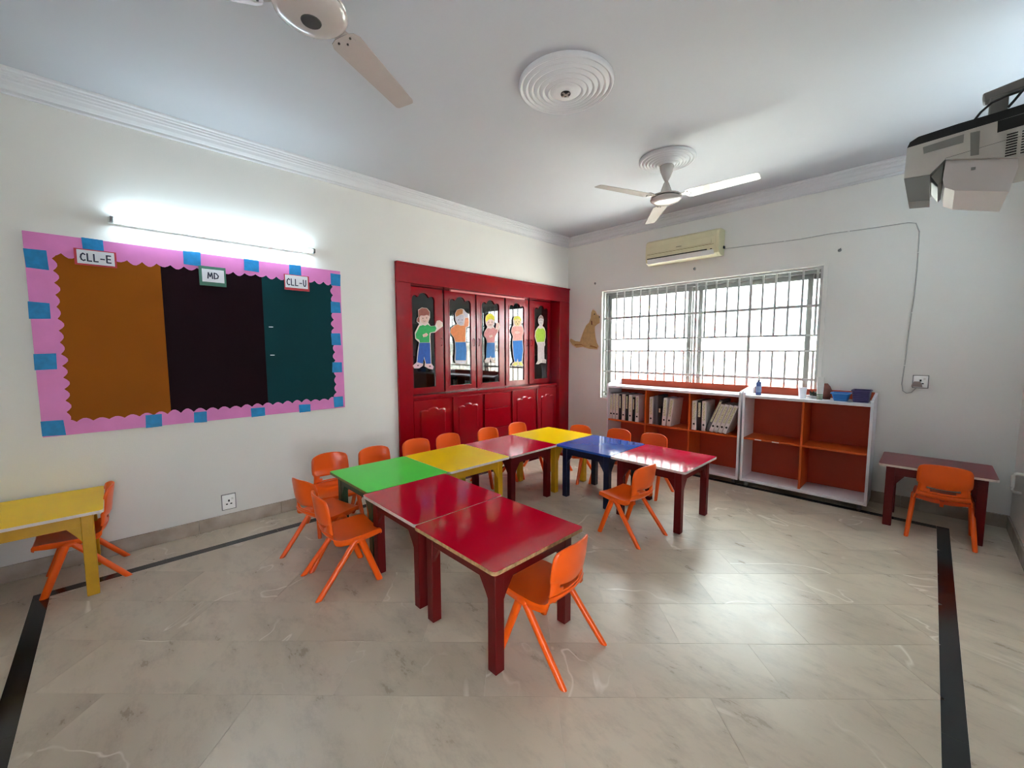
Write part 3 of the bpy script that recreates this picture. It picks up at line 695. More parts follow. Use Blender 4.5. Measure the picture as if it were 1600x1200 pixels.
flat_figure('paper_child', 'blond paper child with folded arms and long blue trousers, fourth door', 780, 470,
  [(215,300),(230,250),(280,232),(325,245),(352,290),(350,370),(370,410),(385,470),(365,560),(370,650),(378,770),(365,880),(355,960),(378,1005),(365,1025),(300,1005),(250,1025),(190,1012),(205,975),(235,955),(215,850),(200,700),(205,600),(215,560),(182,480),(200,410),(222,380)],
  [('face', papermat('warm_skin', (230, 205, 150)), [[(232,300),(280,280),(325,290),(330,350),(300,395),(260,395),(236,350)]]),
   ('hair', papermat('straw', (216, 210, 84)), [[(222,300),(234,255),(280,238),(320,250),(342,290),(340,330),(320,290),(280,278),(240,300)]]),
   ('shirt', papermat('rose', (226, 160, 150)), [[(190,480),(206,415),(250,398),(310,400),(352,398),(376,470),(358,560),(356,615),(215,620),(218,555)]]),
   ('hands', skin, [[(238,480),(290,470),(330,500),(280,520),(242,510)]]),
   ('trousers', papermat('strong_blue', (30, 118, 200)), [[(210,625),(360,620),(368,770),(350,940),(300,955),(286,900),(270,955),(240,945),(222,850)]]),
   ('shoes', papermat('lemon', (226, 216, 120)), [[(200,1005),(235,962),(285,960),(285,1000),(245,1018)], [(300,960),(345,958),(370,1005),(360,1018),(305,1000)]]),
   ('features', ink, [ell(262,330,6,8), ell(306,328,6,8), ell(284,362,8,8)])], group=GP)
flat_figure('paper_child', 'pale paper child in lime green top, rightmost door', 820, 470,
  [(205,290),(225,240),(250,222),(280,240),(295,290),(290,350),(275,390),(305,420),(325,480),(328,560),(312,640),(318,690),(302,720),(305,910),(333,920),(330,975),(250,970),(210,992),(172,990),(200,940),(200,700),(178,640),(155,560),(165,470),(200,410),(228,380),(208,340)],
  [('face', papermat('grey_skin', (206, 200, 200)), [[(212,290),(250,265),(288,290),(284,345),(262,378),(262,400),(238,400),(236,375),(214,340)]]),
   ('hair', papermat('grey_brown', (160, 130, 122)), [[(210,288),(228,243),(250,228),(278,243),(290,288),(250,268)]]),
   ('top', papermat('lime', (170, 205, 60)), [[(170,480),(205,425),(245,440),(285,425),(318,480),(320,560),(300,640),(190,645),(165,560)]]),
   ('trousers', papermat('pale_mauve', (208, 190, 190)), [[(200,655),(305,655),(298,915),(262,915),(252,880),(245,935),(205,940)]]),
   ('shoes', papermat('beige', (205, 188, 180)), [[(180,985),(205,945),(245,940),(245,965),(210,988)], [(262,925),(328,925),(325,970),(265,965)]]),
   ('features', ink, [ell(234,305,5,7), ell(266,305,5,7), [(238,340),(250,346),(264,338),(250,342)]])], group=GP)

# dog cut-out on the window wall
dog = [(-3.386, 1.964), (-3.341, 1.939), (-3.313, 1.885), (-3.262, 1.860), (-3.258, 1.835), (-3.262, 1.764), (-3.311, 1.744), (-3.346, 1.716), (-3.345, 1.641), (-3.33, 1.551), (-3.305, 1.475), (-3.275, 1.43), (-3.30, 1.386), (-3.449, 1.397), (-3.552, 1.424), (-3.676, 1.413), (-3.755, 1.457), (-3.806, 1.521), (-3.786, 1.552), (-3.697, 1.511), (-3.61, 1.502), (-3.583, 1.571), (-3.546, 1.655), (-3.501, 1.737), (-3.446, 1.78), (-3.42, 1.847), (-3.412, 1.921)]
dx_, dz_ = -3.806, 1.386
t = thing('paper_dog', 'tan dog cut-out sitting on the wall between red cabinet and window', 'paper cutout', (dx_, YB, dz_))
cxx, czz = -3.46, 1.62
bm = B(); prism(bm, [(cxx+(x-cxx)*1.03-dx_, czz+(z-czz)*1.02-dz_) for x, z in dog], (), XZ, -.0012, -.0003); obj('card_backing', bm, M_paper, t)
bm = B(); prism(bm, [(cxx+(x-cxx)*.96-dx_, czz+(z-czz)*.97-dz_) for x, z in dog], (), XZ, -.0024, -.0014); obj('body', bm, M_tan, t)
L2 = lambda pts: [(x-dx_, z-dz_) for x, z in pts]
bm = B(); prism(bm, L2([(-3.285, 1.855), (-3.266, 1.858), (-3.264, 1.832), (-3.282, 1.828)]), (), XZ, -.0032, -.0026); obj('nose', bm, M_black, t)
bm = B(); prism(bm, L2([(-3.368, 1.893), (-3.352, 1.896), (-3.352, 1.880), (-3.368, 1.878)]), (), XZ, -.0032, -.0026); obj('eye', bm, M_black, t)
bm = B(); prism(bm, L2([(-3.415, 1.80), (-3.395, 1.79), (-3.392, 1.735), (-3.412, 1.745)]), (), XZ, -.0032, -.0026); obj('collar', bm, mat('brown_crayon', (110, 60, 40), .7), t)
bm = B(); prism(bm, L2([(-3.43, 1.43), (-3.31, 1.405), (-3.31, 1.425), (-3.42, 1.455)]), (), XZ, -.0032, -.0026)
prism(bm, L2([(-3.70, 1.45), (-3.58, 1.455), (-3.50, 1.43), (-3.58, 1.47), (-3.70, 1.47)]), (), XZ, -.0032, -.0026); obj('paw_and_tail_line', bm, mat('pale_brown_crayon', (160, 116, 66), .7), t)

# ------------------------------------------------------------------ air conditioner
ac = thing('air_conditioner', 'cream split air conditioner on the wall above the window', 'air conditioner', (-2.10, YB, 2.41))
AW = .40
# cross-section (y from wall, z) of the shell, extruded along x
sec = [(-.0005, .285), (-.06, .29), (-.135, .285), (-.165, .262), (-.178, .20), (-.180, .118), (-.176, .066), (-.16, .028), (-.115, .004), (-.06, .0), (-.0005, .012)]
def acx(x0, x1, s=1.0): 
    bm = B(); loft(bm, [[(x, y*s, .145+(z-.145)*s) for y, z in sec] for x in (x0, x1)]); return bm
obj('shell', acx(-AW, AW), M_cream, ac)
obj('end_cap', acx(AW+.0008, AW+.030, .985), M_cream, ac); obj('end_cap', acx(-AW-.012, -AW-.0008, .985), M_cream, ac)
bm = B(); prism(bm, rrect(-AW+.008, AW-.045, .130, .262, .01), (), lambda a, b, d: (a, d+(b-.13)*.12, b), -.1855, -.1795); obj('front_panel', bm, M_cream, ac)
bm = B(); box(bm, -AW+.01, AW-.02, -.1815, -.1772, .118, .122); obj('seam', bm, mat('brown_seam', (120, 104, 60), .5), ac)
bm = B(); box(bm, -AW+.012, AW-.09, -.1835, -.176, .066, .076); obj('air_slot', bm, M_black, ac)
bm = B(); prism(bm, rrect(-AW+.01, AW-.02, .014, .062, .006), (), lambda a, b, d: (a, d+(.062-b)*.35, b), -.181, -.176); obj('louvre', bm, M_white_pl, ac)
bm = B(); box(bm, AW-.055, AW-.035, -.1845, -.181, .066, .074); obj('indicator', bm, M_black, ac)
bm = B(); box(bm, -.03, .03, -.1895, -.1875, .150, .160); obj('badge', bm, mat('faded_grey_badge', (150, 146, 120), .5), ac)
bm = B(); box(bm, AW+.0305, AW+.045, -.05, -.012, .08, .11, .004); obj('cable_inlet', bm, M_black, ac)

# power cable of the air conditioner along the wall down to its plug
pts = [(-1.66, 2.495), (-1.366, 2.482), (-.974, 2.467), (-.724, 2.473), (-.451, 2.463), (-.204, 2.46), (-.160, 2.445), (-.135, 2.371), (-.131, 2.067), (-.134, 1.854), (-.151, 1.531), (-.158, 1.311), (-.169, 1.088), (-.160, 1.03), (-.135, 1.01), (-.105, 1.02), (-.080, 1.06)]
bm = B(); tube(bm, [(x, YB-.006, z) for x, z in pts], .0042, 6); cb = obj('power_cable', bm, mat('grey_cable', (176, 176, 172), .5), None, smooth=True)
tag(cb, 'thin grey power cable running from air conditioner down to wall plug', 'cable')
for x, z in ((-1.1, 2.472), (-.6, 2.468), (-.132, 2.2), (-.142, 1.7), (-.160, 1.25)):
    bm = B(); box(bm, x-.008, x+.008, YB-.013, YB-.0005, z-.004, z+.004, .002); obj('cable_clip', bm, M_white_pl, cb)
s_ = socket('wall_socket', (-.055, YB, 1.115), PI, 'white wall socket on window wall where the air conditioner plugs in', .088, .100)
t = thing('plug', 'chunky grey power plug pushed into the window-wall socket', 'plug', (-.075, YB-.0115, 1.09))
bm = B(); prism(bm, [(-.034, -.018), (.034, -.018), (.03, .004), (.018, .026), (-.018, .026), (-.03, .004)], (), XZ, -.032, -.0035); obj('body', bm, mat('grey_plug', (150, 136, 130), .5), t)
# nails
for (x, z, lab) in ((-3.356, 2.312, 'small nail in the wall left of the window top'), (-1.989, 2.324, 'small nail in the wall under the air conditioner'), (-.658, 2.309, 'small dark nail in the wall at top right of the window')):
    t = thing('wall_nail', lab, 'nail', (x, YB, z)); bm = B()
    bmesh.ops.create_cone(bm, cap_ends=True, segments=10, radius1=.016, radius2=.010, depth=.012, matrix=Matrix.Translation((0, -.0065, 0)) @ Matrix.Rotation(PI/2, 4, 'X')); obj('plug_head', bm, M_prjg, t)
    bm = B(); tube(bm, [(0, -.0125, 0), (.006, -.024, .002), (.012, -.028, .014)], .0025, 6); obj('hook', bm, M_fandk, t)

# ------------------------------------------------------------------ shelving units
SFY, SBY = 4.55, 4.885          # front and back planes
def shelf_unit(name, x0, x1, divs, label):
    t = thing(name, label, 'shelf', (x0, SFY, 0)); W_ = x1-x0; D = SBY-SFY; th = .020
    def b_(a, b, c, d, e, f, bev=.0015): bm = B(); box(bm, a, b, c, d, e, f, bev); return bm
    for xx in (0, W_-th):   # side panels with a rounded ear rising above the top
        bm = B(); prism(bm, [(0, .046), (D, .046), (D, 1.0), (.05, .965), (.012, .958), (0, .945)], (), lambda a, b, d: (d, a, b), xx, xx+th); obj('side_panel', bm, M_white_lam, t)
    obj('top_board', b_(th+.0005, W_-th-.0005, 0, D-.012, .905, .930), M_white_lam, t)
    obj('bottom_board', b_(th+.0005, W_-th-.0005, 0, D-.012, .048, .078), M_white_lam, t)
    obj('back_board', b_(th+.0005, W_-th-.0005, D-.0115, D, .048, 1.004), M_or_back, t)
    edges = [th+.0005]+[d for d in divs]+[W_-th-.0005]
    for d in divs: obj('divider', b_(d-.009, d+.009, .006, D-.012, .0785, .9045), M_or_lam, t)
    for i in range(len(edges)-1):
        a = edges[i]+(.0095 if i else 0); b = edges[i+1]-(.0095 if i < len(edges)-2 else 0)
        sh = obj('shelf_board', b_(a, b, .006, D-.012, .482, .500), M_or_lam, t)
        if name == 'open_shelf_unit' and i == 0 and len(divs) == 1:
            for xx in (.12, .27): bm = B(); box(bm, xx, xx+.06, .0045, .0055, .486, .496); obj('torn_sticker', bm, M_card, sh)
    for xx in (.05, W_-.05):
        for yy in (.045, D-.05):
            bm = B(); lathe(bm, [(.018, .0005), (.018, .030), (.012, .033), (.012, .0455)], (xx, yy), 14); obj('foot', bm, M_metal, t, smooth=True)
    return t
U1 = (-2.905, -1.330); U2 = (-1.312, -.316)
shelf_unit('open_shelf_unit', U1[0], U1[1], [-2.373-U1[0], -1.850-U1[0]], 'white and orange shelf unit holding the ring binders')
shelf_unit('open_shelf_unit', U2[0], U2[1], [-.805-U2[0]], 'empty white and orange shelf unit under right end of window')

# ring binders
M_bw = mat('white_binder_card', (218, 208, 206), .6, .08, 20); M_bk = mat('black_binder_card', (24, 22, 24), .5, .1, 20); M_bg = mat('grey_binder_card', (92, 86, 90), .55, .1, 20)
def label_mat():
    m = mat('written_label', (214, 208, 150), .6); nt = m.node_tree; N = nt.nodes; P_ = N['Principled BSDF']
    tc = N.new('ShaderNodeTexCoord'); mp = N.new('ShaderNodeMapping'); mp.inputs['Scale'].default_value = (120, 1, 90); nt.links.new(tc.outputs['Object'], mp.inputs['Vector'])
    n = N.new('ShaderNodeTexNoise'); n.inputs['Scale'].default_value = 1.6; n.inputs['Detail'].default_value = 4; nt.links.new(mp.outputs[0], n.inputs['Vector'])
    r = N.new('ShaderNodeValToRGB'); r.color_ramp.elements[0].position = .53; r.color_ramp.elements[0].color = (*s2l((216, 211, 178)), 1); r.color_ramp.elements[1].position = .58; r.color_ramp.elements[1].color = (*s2l((104, 94, 74)), 1)
    nt.links.new(n.outputs['Fac'], r.inputs[0]); nt.links.new(r.outputs[0], P_.inputs['Base Color']); return m
M_lab = label_mat()
def binder(x, wd, h, m, lean, label, group, lab=True, z=.5005):
    t = thing('ring_binder', label, 'binder', (x, SFY+.03, z), 0, group)
    t.rotation_euler = (0, math.radians(lean), 0); t.location.z = z+wd*math.sin(math.radians(lean))
    bm = B(); box(bm, 0, wd, 0, .26, 0, h, .003); obj('cover', bm, m, t)
    if lab:
        bm = B(); z0 = .115 if m is not M_bk else .15; box(bm, wd*.22, wd*.78, -.0012, -.0002, z0, h-.02); obj('spine_label', bm, M_lab, t)
    if m is M_bw:
        bm = B(); bmesh.ops.create_cone(bm, cap_ends=True, segments=14, radius1=.011, radius2=.011, depth=.001, matrix=Matrix.Translation((wd/2, -.0009, .068)) @ Matrix.Rotation(PI/2, 4, 'X')); obj('finger_hole', bm, M_black, t)
    return t
Wn, Kn, Gn = M_bw, M_bk, M_bg
g1 = 'ring binders in the left bay of the shelf unit'
row = [(Wn, .034, .325), (Wn, .034, .33), (Wn, .036, .33), (Kn, .034, .325), (Wn, .044, .33), (Kn, .034, .33), (Wn, .045, .33), (Kn, .030, .30), (Wn, .046, .325)]
x = -2.876; cols = {id(Wn): 'white', id(Kn): 'black', id(Gn): 'grey'}
ordn = ['leftmost', 'second', 'third', 'fourth', 'fifth', 'sixth', 'seventh', 'eighth', 'rightmost']
for i, (m, wd, h) in enumerate(row):
    binder(x, wd, h, m, 0, '%s ring binder, %s from the left in the left shelf bay' % (cols[id(m)], ordn[i]) if i not in (0, 8) else 'white ring binder standing %s in the left shelf bay' % ordn[i], g1); x += wd+.0085
g2 = 'ring binders in the middle bay of the shelf unit'
binder(-2.335, .046, .325, Wn, 0, 'white ring binder leftmost in the middle shelf bay', g2)
binder(-2.272, .046, .345, Gn, 0, 'tall dark grey ring binder in the middle shelf bay', g2, False)
binder(-2.218, .030, .22, Kn, 0, 'short black binder with yellow label in the middle shelf bay', g2)
binder(-2.176, .048, .325, Wn, 3, 'white ring binder leaning slightly, second from right in the middle bay', g2)
binder(-2.117, .048, .325, Wn, 6, 'white ring binder leaning right, rightmost in the middle bay', g2)
g3 = 'ring binders in the right bay of the shelf unit'
binder(-1.828, .050, .325, Wn, 0, 'white upright ring binder leftmost in the right shelf bay', g3)
binder(-1.770, .044, .33, Kn, 0, 'black ring binder with pale label in the right shelf bay', g3)
binder(-1.722, .044, .33, Wn, 0, 'white upright ring binder right of the black one in the right bay', g3)
binder(-1.682, .034, .375, Gn, 22, 'tall grey binder leaning right at the head of the leaning row', g3)
names = ['first white binder leaning right behind the grey leaning one', 'second white leaning binder in the right shelf bay', 'third white leaning binder in the right shelf bay', 'last white leaning binder nearest the unit side in right bay']
for i, lb_ in enumerate(names): binder(-1.641+.0445*i, .039, .325, Wn, 20, lb_, g3)

# things on top of the right-hand unit (top surface .930)
ZT = .9305
def at(px_, py_, Y): p = onY(px_, py_, Y); return p.x
def onTop(name, label, cat, x, y): return thing(name, label, cat, (x, y, ZT))
t = onTop('pump_bottle', 'blue pump bottle on top of the right shelf unit', 'bottle', -1.205, 4.66)
bm = B(); prof_ = [(.020, 0), (.024, .004), (.025, .11), (.022, .13), (.010, .14), (.010, .15)]; lathe(bm, prof_, n=24); obj('bottle', bm, mat('translucent_blue', (70, 92, 150), .2, .1, 10), t, smooth=True)
bm = B(); lathe(bm, [(.012, .1505), (.012, .168), (.004, .17), (.004, .20)], n=14); tube(bm, [(0, 0, .20), (.006, -.02, .207), (.012, -.034, .200)], .004); obj('pump', bm, M_white_pl, t, smooth=True)
bm = B(); lathe(bm, [(.0255, .03), (.0255, .09)], n=24, caps=False); obj('label', bm, mat('pale_blue_label', (120, 140, 180), .4), t, smooth=True)
t = onTop('cup', 'clear white plastic cup on the shelf unit top', 'cup', -.840, 4.68)
bm = B(); lathe(bm, [(.026, 0), (.028, .004), (.036, .10), (.034, .10), (.026, .006)], n=24); obj('cup_body', bm, mat('milky_plastic', (232, 232, 240), .25), t, smooth=True)
t = onTop('potted_plant', 'small dark green plant in a white dish on the shelf unit', 'plant', -.762, 4.745)
bm = B(); lathe(bm, [(.03, 0), (.055, .012), (.062, .024), (.058, .024), (.03, .008)], n=24); obj('dish', bm, M_white_pl, t, smooth=True)
for k in range(9):
    a = k*2.4; r_ = .012+.010*(k % 3); h = .05+.010*((k*5) % 5); bm = B()
    c0 = Vector((r_*math.cos(a), r_*math.sin(a), .0105)); tip = Vector((2.4*r_*math.cos(a), 2.4*r_*math.sin(a), .016+h)); s_v = Vector((-math.sin(a), math.cos(a), 0))*.009
    mid = (c0+tip)/2+Vector((0, 0, .012))
    loft(bm, [[c0-s_v*.3, c0+Vector((0, 0, .002)), c0+s_v*.3], [mid-s_v, mid+Vector((0, 0, .004)), mid+s_v], [tip-s_v*.2, tip+Vector((0, 0, .001)), tip+s_v*.2]]); obj('leaf', bm, mat('dark_leaf', (44, 62, 40), .5, .2, 20), t)
bm = B(); lathe(bm, [(.030, .0095), (.034, .05), (.031, .05), (.027, .0105)], n=18); obj('pot', bm, mat('dark_pot', (44, 50, 44), .5), t, smooth=True)
t = onTop('lotion_tube', 'tall white lotion tube standing on its cap on the shelf unit', 'tube', -.700, 4.64)
bm = B(); lathe(bm, [(.022, 0), (.023, .004), (.023, .035), (.021, .038)], n=22); obj('cap', bm, mat('greenish_cap', (150, 160, 140), .4), t, smooth=True)
bm = B(); n = 22; loft(bm, [[(rx*math.cos(2*PI*k/n), ry*math.sin(2*PI*k/n), z) for k in range(n)] for rx, ry, z in ((.024, .024, .0385), (.026, .024, .09), (.028, .017, .15), (.031, .003, .205))]); obj('tube_body', bm, M_white_pl, t, smooth=True)
bm = B(); lathe(bm, [(.0248, .042), (.0248, .050)], n=22, caps=False); obj('green_stripe', bm, mat('green_stripe', (90, 130, 80), .4), t, smooth=True)
t = onTop('clay_figure', 'lumpy red-brown clay ornament behind the lotion tube', 'ornament', -.662, 4.715)
bm = B(); loft(bm, [[(rx*math.cos(2*PI*k/12)*(1+.18*math.sin(3*k)) + ox_, ry*math.sin(2*PI*k/12), z) for k in range(12)] for rx, ry, z, ox_ in ((.030, .026, 0, 0), (.034, .028, .03, 0), (.022, .02, .06, .004), (.030, .022, .09, .008), (.026, .02, .12, 0), (.012, .012, .145, -.006))]); obj('figure_body', bm, mat('red_brown_clay', (128, 66, 52), .6, .4, 25, .4, 60), t, smooth=True)
bm = B(); tube(bm, [(.022, 0, .10), (.036, 0, .085), (.036, 0, .055), (.020, 0, .045)], .006); obj('handle', bm, mat('red_brown_clay', (128, 66, 52)), t, smooth=True)
def basket(name, label, x, y, w0, w1, d0, d1, h, m, ribs, rim):
    t = onTop(name, label, 'basket', x, y); bm = B()
    def rr(w_, d_, z): return [(a, b, z) for a, b in rrect(-w_/2, w_/2, -d_/2, d_/2, .018, 3)]
    loft(bm, [rr(w0, d0, 0), rr(w1, d1, h), rr(w1-.006, d1-.006, h), rr(w0-.006, d0-.006, .004)]); obj('basket_body', bm, m, t)
    bm = B(); loft(bm, [rr(w1+.001, d1+.001, h-.010), rr(w1+.012, d1+.012, h-.008), rr(w1+.012, d1+.012, h), rr(w1+.001, d1+.001, h+.001)], caps=False); obj('rim', bm, rim, t)
    for k in range(ribs):
        z = h*(.18+.62*k/max(1, ribs-1)); wz = w0+(w1-w0)*z/h; dz = d0+(d1-d0)*z/h
        bm = B(); loft(bm, [rr(wz+.0006, dz+.0006, z-.003), rr(wz+.005, dz+.005, z), rr(wz+.0015, dz+.0015, z+.004)], caps=False); obj('weave_band', bm, rim, t)
basket('basket', 'bright blue plastic basket on the shelf unit top', -.550, 4.68, .095, .130, .10, .15, .072, mat('sky_blue_plastic', (30, 120, 205), .35, .1, 8), 1, mat('blue_rim', (70, 150, 220), .35))
basket('basket', 'dark purple woven basket at right end of the shelf top', -.410, 4.685, .105, .122, .13, .17, .105, mat('purple_plastic', (52, 40, 92), .45, .3, 20), 5, mat('purple_weave', (78, 64, 118), .5, .3, 30))

# ------------------------------------------------------------------ tables
def table(name, loc, w_, d_, mt, ml, mb, label, chips=False):
    t = thing(name, label, 'table', (loc[0], loc[1], 0)); h = .500; th = .018
    x0, x1, y0, y1 = -w_/2, w_/2, -d_/2, d_/2
    bm = B(); prism(bm, rrect(x0, x1, y0, y1, .022), (), XY, h-th, h-.0016); obj('edge_band', bm, mb, t)
    bm = B(); prism(bm, rrect(x0+.0022, x1-.0022, y0+.0022, y1-.0022, .020), (), XY, h-.0015, h); obj('tabletop', bm, mt, t)
    I = .045; lw = .052; zt = h-th-.0005
    for sx in (-1, 1):
        for sy in (-1, 1):
            a, b = sorted((sx*(w_/2-I), sx*(w_/2-I-lw))); c, d = sorted((sy*(d_/2-I), sy*(d_/2-I-lw)))
            bm = B(); box(bm, a, b, c, d, .0005, zt, .003); obj('leg', bm, ml, t)
            # corner brackets
            ix = sx*(w_/2-I-lw-.0005); iy = sy*(d_/2-I-lw-.0005)
            bm = B(); zb = zt-.0705
            prism(bm, [(ix, zb), (ix-sx*.055, zb), (ix-sx*.012, zb-.062), (ix, zb-.085)], (), XZ, sy*(d_/2-I-.022), sy*(d_/2-I-.003)); obj('corner_bracket', bm, ml, t)
            bm = B(); prism(bm, [(iy, zb), (iy-sy*.055, zb), (iy-sy*.012, zb-.062), (iy, zb-.085)], (), YZ, sx*(w_/2-I-.022), sx*(w_/2-I-.003)); obj('corner_bracket', bm, ml, t)
    for s in (-1, 1):
        a, b = sorted((s*(d_/2-I-.003), s*(d_/2-I-.022)))
        bm = B(); box(bm, x0+I+lw+.0005, x1-I-lw-.0005, a, b, zt-.070, zt); obj('apron', bm, ml, t)
        a, b = sorted((s*(w_/2-I-.003), s*(w_/2-I-.022)))
        bm = B(); box(bm, a, b, y0+I+lw+.0005, y1-I-lw-.0005, zt-.070, zt); obj('apron', bm, ml, t)
    return t
def tb(x0, x1, y0, y1, *a): return table('play_table', ((x0+x1)/2, (y0+y1)/2), x1-x0, y1-y0, *a)
tb(-1.800, -1.180, 1.050, 1.662, M_redtop, M_redleg, M_band_raw, 'nearest red table, with chipped brown edges and dark red legs')
tb(-2.425, -1.804, 1.062, 1.680, M_redtop, M_redleg, M_band_w, 'red table between the green table and the nearest red one')
tb(-3.070, -2.430, 1.100, 1.720, M_grntop, M_grnleg, M_band_g, 'green square table with dark green legs')
tb(-3.075, -2.425, 1.724, 2.345, M_yeltop, M_yelleg, M_band_w, 'yellow table standing between the green table and a red one')
tb(-3.055, -2.420, 2.350, 2.962, M_redtop, M_redleg, M_band_w, 'red table between the two yellow tables in the cluster')
tb(-3.065, -2.445, 2.966, 3.580, M_yeltop, M_yelleg, M_band_w, 'yellow table at the far corner next to the blue table')
tb(-2.440, -1.845, 2.960, 3.575, M_blutop, M_bluleg, M_blutop, 'blue table with navy legs near the shelves')
tb(-1.841, -1.205, 2.940, 3.575, M_worn, M_redleg, M_band_w, 'worn red table at the window end, glare on its white edge')
tb(-3.812, -3.230, -.700, -.085, M_yeltop, M_yelleg, M_band_w, 'yellow table against the left wall, cut by the left edge')
tb(-.245, .375, 4.275, 4.790, mat('dull_red_laminate', (122, 22, 40), .3, .1, 9), M_redleg, M_band_w, 'small dull red table in the right corner below the socket')

# ------------------------------------------------------------------ chairs
def grid(bm, P_, skip=lambda i, j: False):
    vs = [[bm.verts.new(p) for p in r] for r in P_]
    for i in range(len(vs)-1):
        for j in range(len(vs[0])-1):
            if not skip(i, j): bm.faces.new((vs[i][j], vs[i][j+1], vs[i+1][j+1], vs[i+1][j]))
def make_chair(label):
    t = thing('plastic_chair', label, 'chair', (0, 0, 0), 0, 'orange plastic children\'s chairs')
    nU = 13
    us = [-1+2*k/(nU-1) for k in range(nU)]
    # seat pan: rows front to back (y, z, half width, curl)
    rows = [(.198, .272, .136, 0), (.204, .286, .142, 0), (.196, .298, .147, 0), (.15, .299, .152, 0), (.08, .294, .156, 0), (.0, .290, .156, 0), (-.045, .292, .152, .002), (-.078, .300, .147, .010), (-.096, .316, .142, .018), (-.104, .336, .137, .024)]
    P_ = []
    for ri, (y, z, hw, c) in enumerate(rows):
        sk = (.002, .008, .016, .024)[ri] if ri < 4 else .026
        r = [(-hw-.003, y+c, z-sk)]
        for u_ in us: r.append((u_*hw, y+c*u_*u_, z+.008*u_*u_*(1 if z < .31 else 0)))
        r.append((hw+.003, y+c, z-sk)); P_.append(r)
    bm = B(); grid(bm, P_)
    obj('seat', bm, M_orange, t, True, [('SOLIDIFY', dict(thickness=.007, offset=-1))])
    # backrest shell with a carrying slot
    rows = [(-.1045, .338, .136), (-.108, .349, .133), (-.112, .362, .130), (-.115, .379, .129), (-.117, .392, .133), (-.1205, .400, .139), (-.125, .44, .141), (-.130, .48, .140), (-.136, .52, .137), (-.140, .545, .131), (-.141, .554, .122)]
    P_ = []
    for k, (y, z, hw) in enumerate(rows):
        c = .026+.012*min(1, k/5)
        zz = lambda u_: z + (.014*u_*u_ if 2 <= k <= 5 else 0) - (.016*u_**4 if k >= 9 else (.006*u_**4 if k == 8 else 0)) + (.006*(1-u_*u_) if k >= 9 else 0)
        P_.append([(u_*hw, y+c*u_*u_ - (.004 if k >= 5 else 0), zz(u_)) for u_ in us])
    bm = B(); grid(bm, P_, lambda i, j: i in (2,) and 2 <= j <= nU-4 or (i == 1 and 3 <= j <= nU-5))
    obj('backrest', bm, M_orange, t, True, [('SOLIDIFY', dict(thickness=.009, offset=0))])
    # A-shaped legs
    def leg(s, foot, top):
        bm = B(); n = 12; rings = []
        for f, rx, ry in ((0, .0125, .0185), (.02, .0135, .0195), (.5, .0150, .0205), (1, .0160, .0225)):
            c0 = Vector(foot).lerp(Vector(top), f)
            rings.append([(c0.x+rx*math.cos(2*PI*k/n), c0.y+ry*math.sin(2*PI*k/n), c0.z) for k in range(n)])
        loft(bm, rings); obj('leg', bm, M_orange, t, True)
    for s in (-1, 1):
        leg(s, (s*.172, -.178, .0005), (s*.150, .040, .272)); leg(s, (s*.168, .172, .0005), (s*.150, .074, .272))
        bm = B(); bmesh.ops.create_uvsphere(bm, u_segments=14, v_segments=8, radius=1)
        for v in bm.verts: v.co = Vector((s*.150+v.co.x*.0165, .057+v.co.y*.036, .274+v.co.z*.017))
        obj('leg_cap', bm, M_orange, t, True)
    bm = B(); prism(bm, [(-.155, .262), (-.13, .250), (-.05, .236), (.05, .236), (.13, .250), (.155, .262), (.155, .270), (-.155, .270)], (), XZ, .020, .095); obj('seat_brace', bm, M_orange, t)
    bm = B(); prism(bm, [(-.012, .268), (.012, .268), (.010, .226), (-.010, .226)], (), XZ, -.02, .0195); obj('centre_rib', bm, M_orange, t)
    return t
R_ = math.radians
chairs = [  # x, y, heading (front = +y turned by this), label
 (-1.175, 1.405, 95, 'nearest orange chair, drawn up to the end of the nearest red table'),
 (-2.465, .935, -5, 'orange chair with its seat clear, left side of the middle red table'),
 (-2.86, .955, 13, 'orange chair behind the nearer one, at the wall side of green table end'),
 (-1.520, 2.755, 84, 'lone orange chair standing in front of the worn red table'),
 (-3.59, -.185, 180, 'orange chair pushed under the yellow table by the left wall'),
 (.115, 4.35, 0, 'orange chair seen from behind at the small corner table'),
 (-3.265, 1.21, -95, 'orange chair at the wall side of the green table, left one'),
 (-3.215, 1.57, -92, 'orange chair at the wall side of the green table, right one'),
 (-3.225, 1.985, -94, 'orange chair behind the near yellow table, left one'),
 (-3.215, 2.345, -92, 'orange chair behind the near yellow table, right one'),
 (-3.17, 2.83, -92, 'orange chair behind the far red table in front of the drawers'),
 (-3.165, 3.27, -92, 'orange chair behind the far yellow table in front of the cabinet'),
 (-2.66, 3.545, 180, 'orange chair at the window side of the far yellow table'),
 (-2.245, 3.655, 180, 'orange chair between the blue table and the shelf unit'),
 (-1.875, 3.69, 180, 'orange chair where the blue and worn red tables meet, shelf side'),
]
first = make_chair(chairs[0][3])
for i, (x, y, a, lb_) in enumerate(chairs):
    if i == 0: first.location = (x, y, 0); first.rotation_euler = (0, 0, R_(a))
    else: dup(first, (x, y, 0), R_(a), lb_)

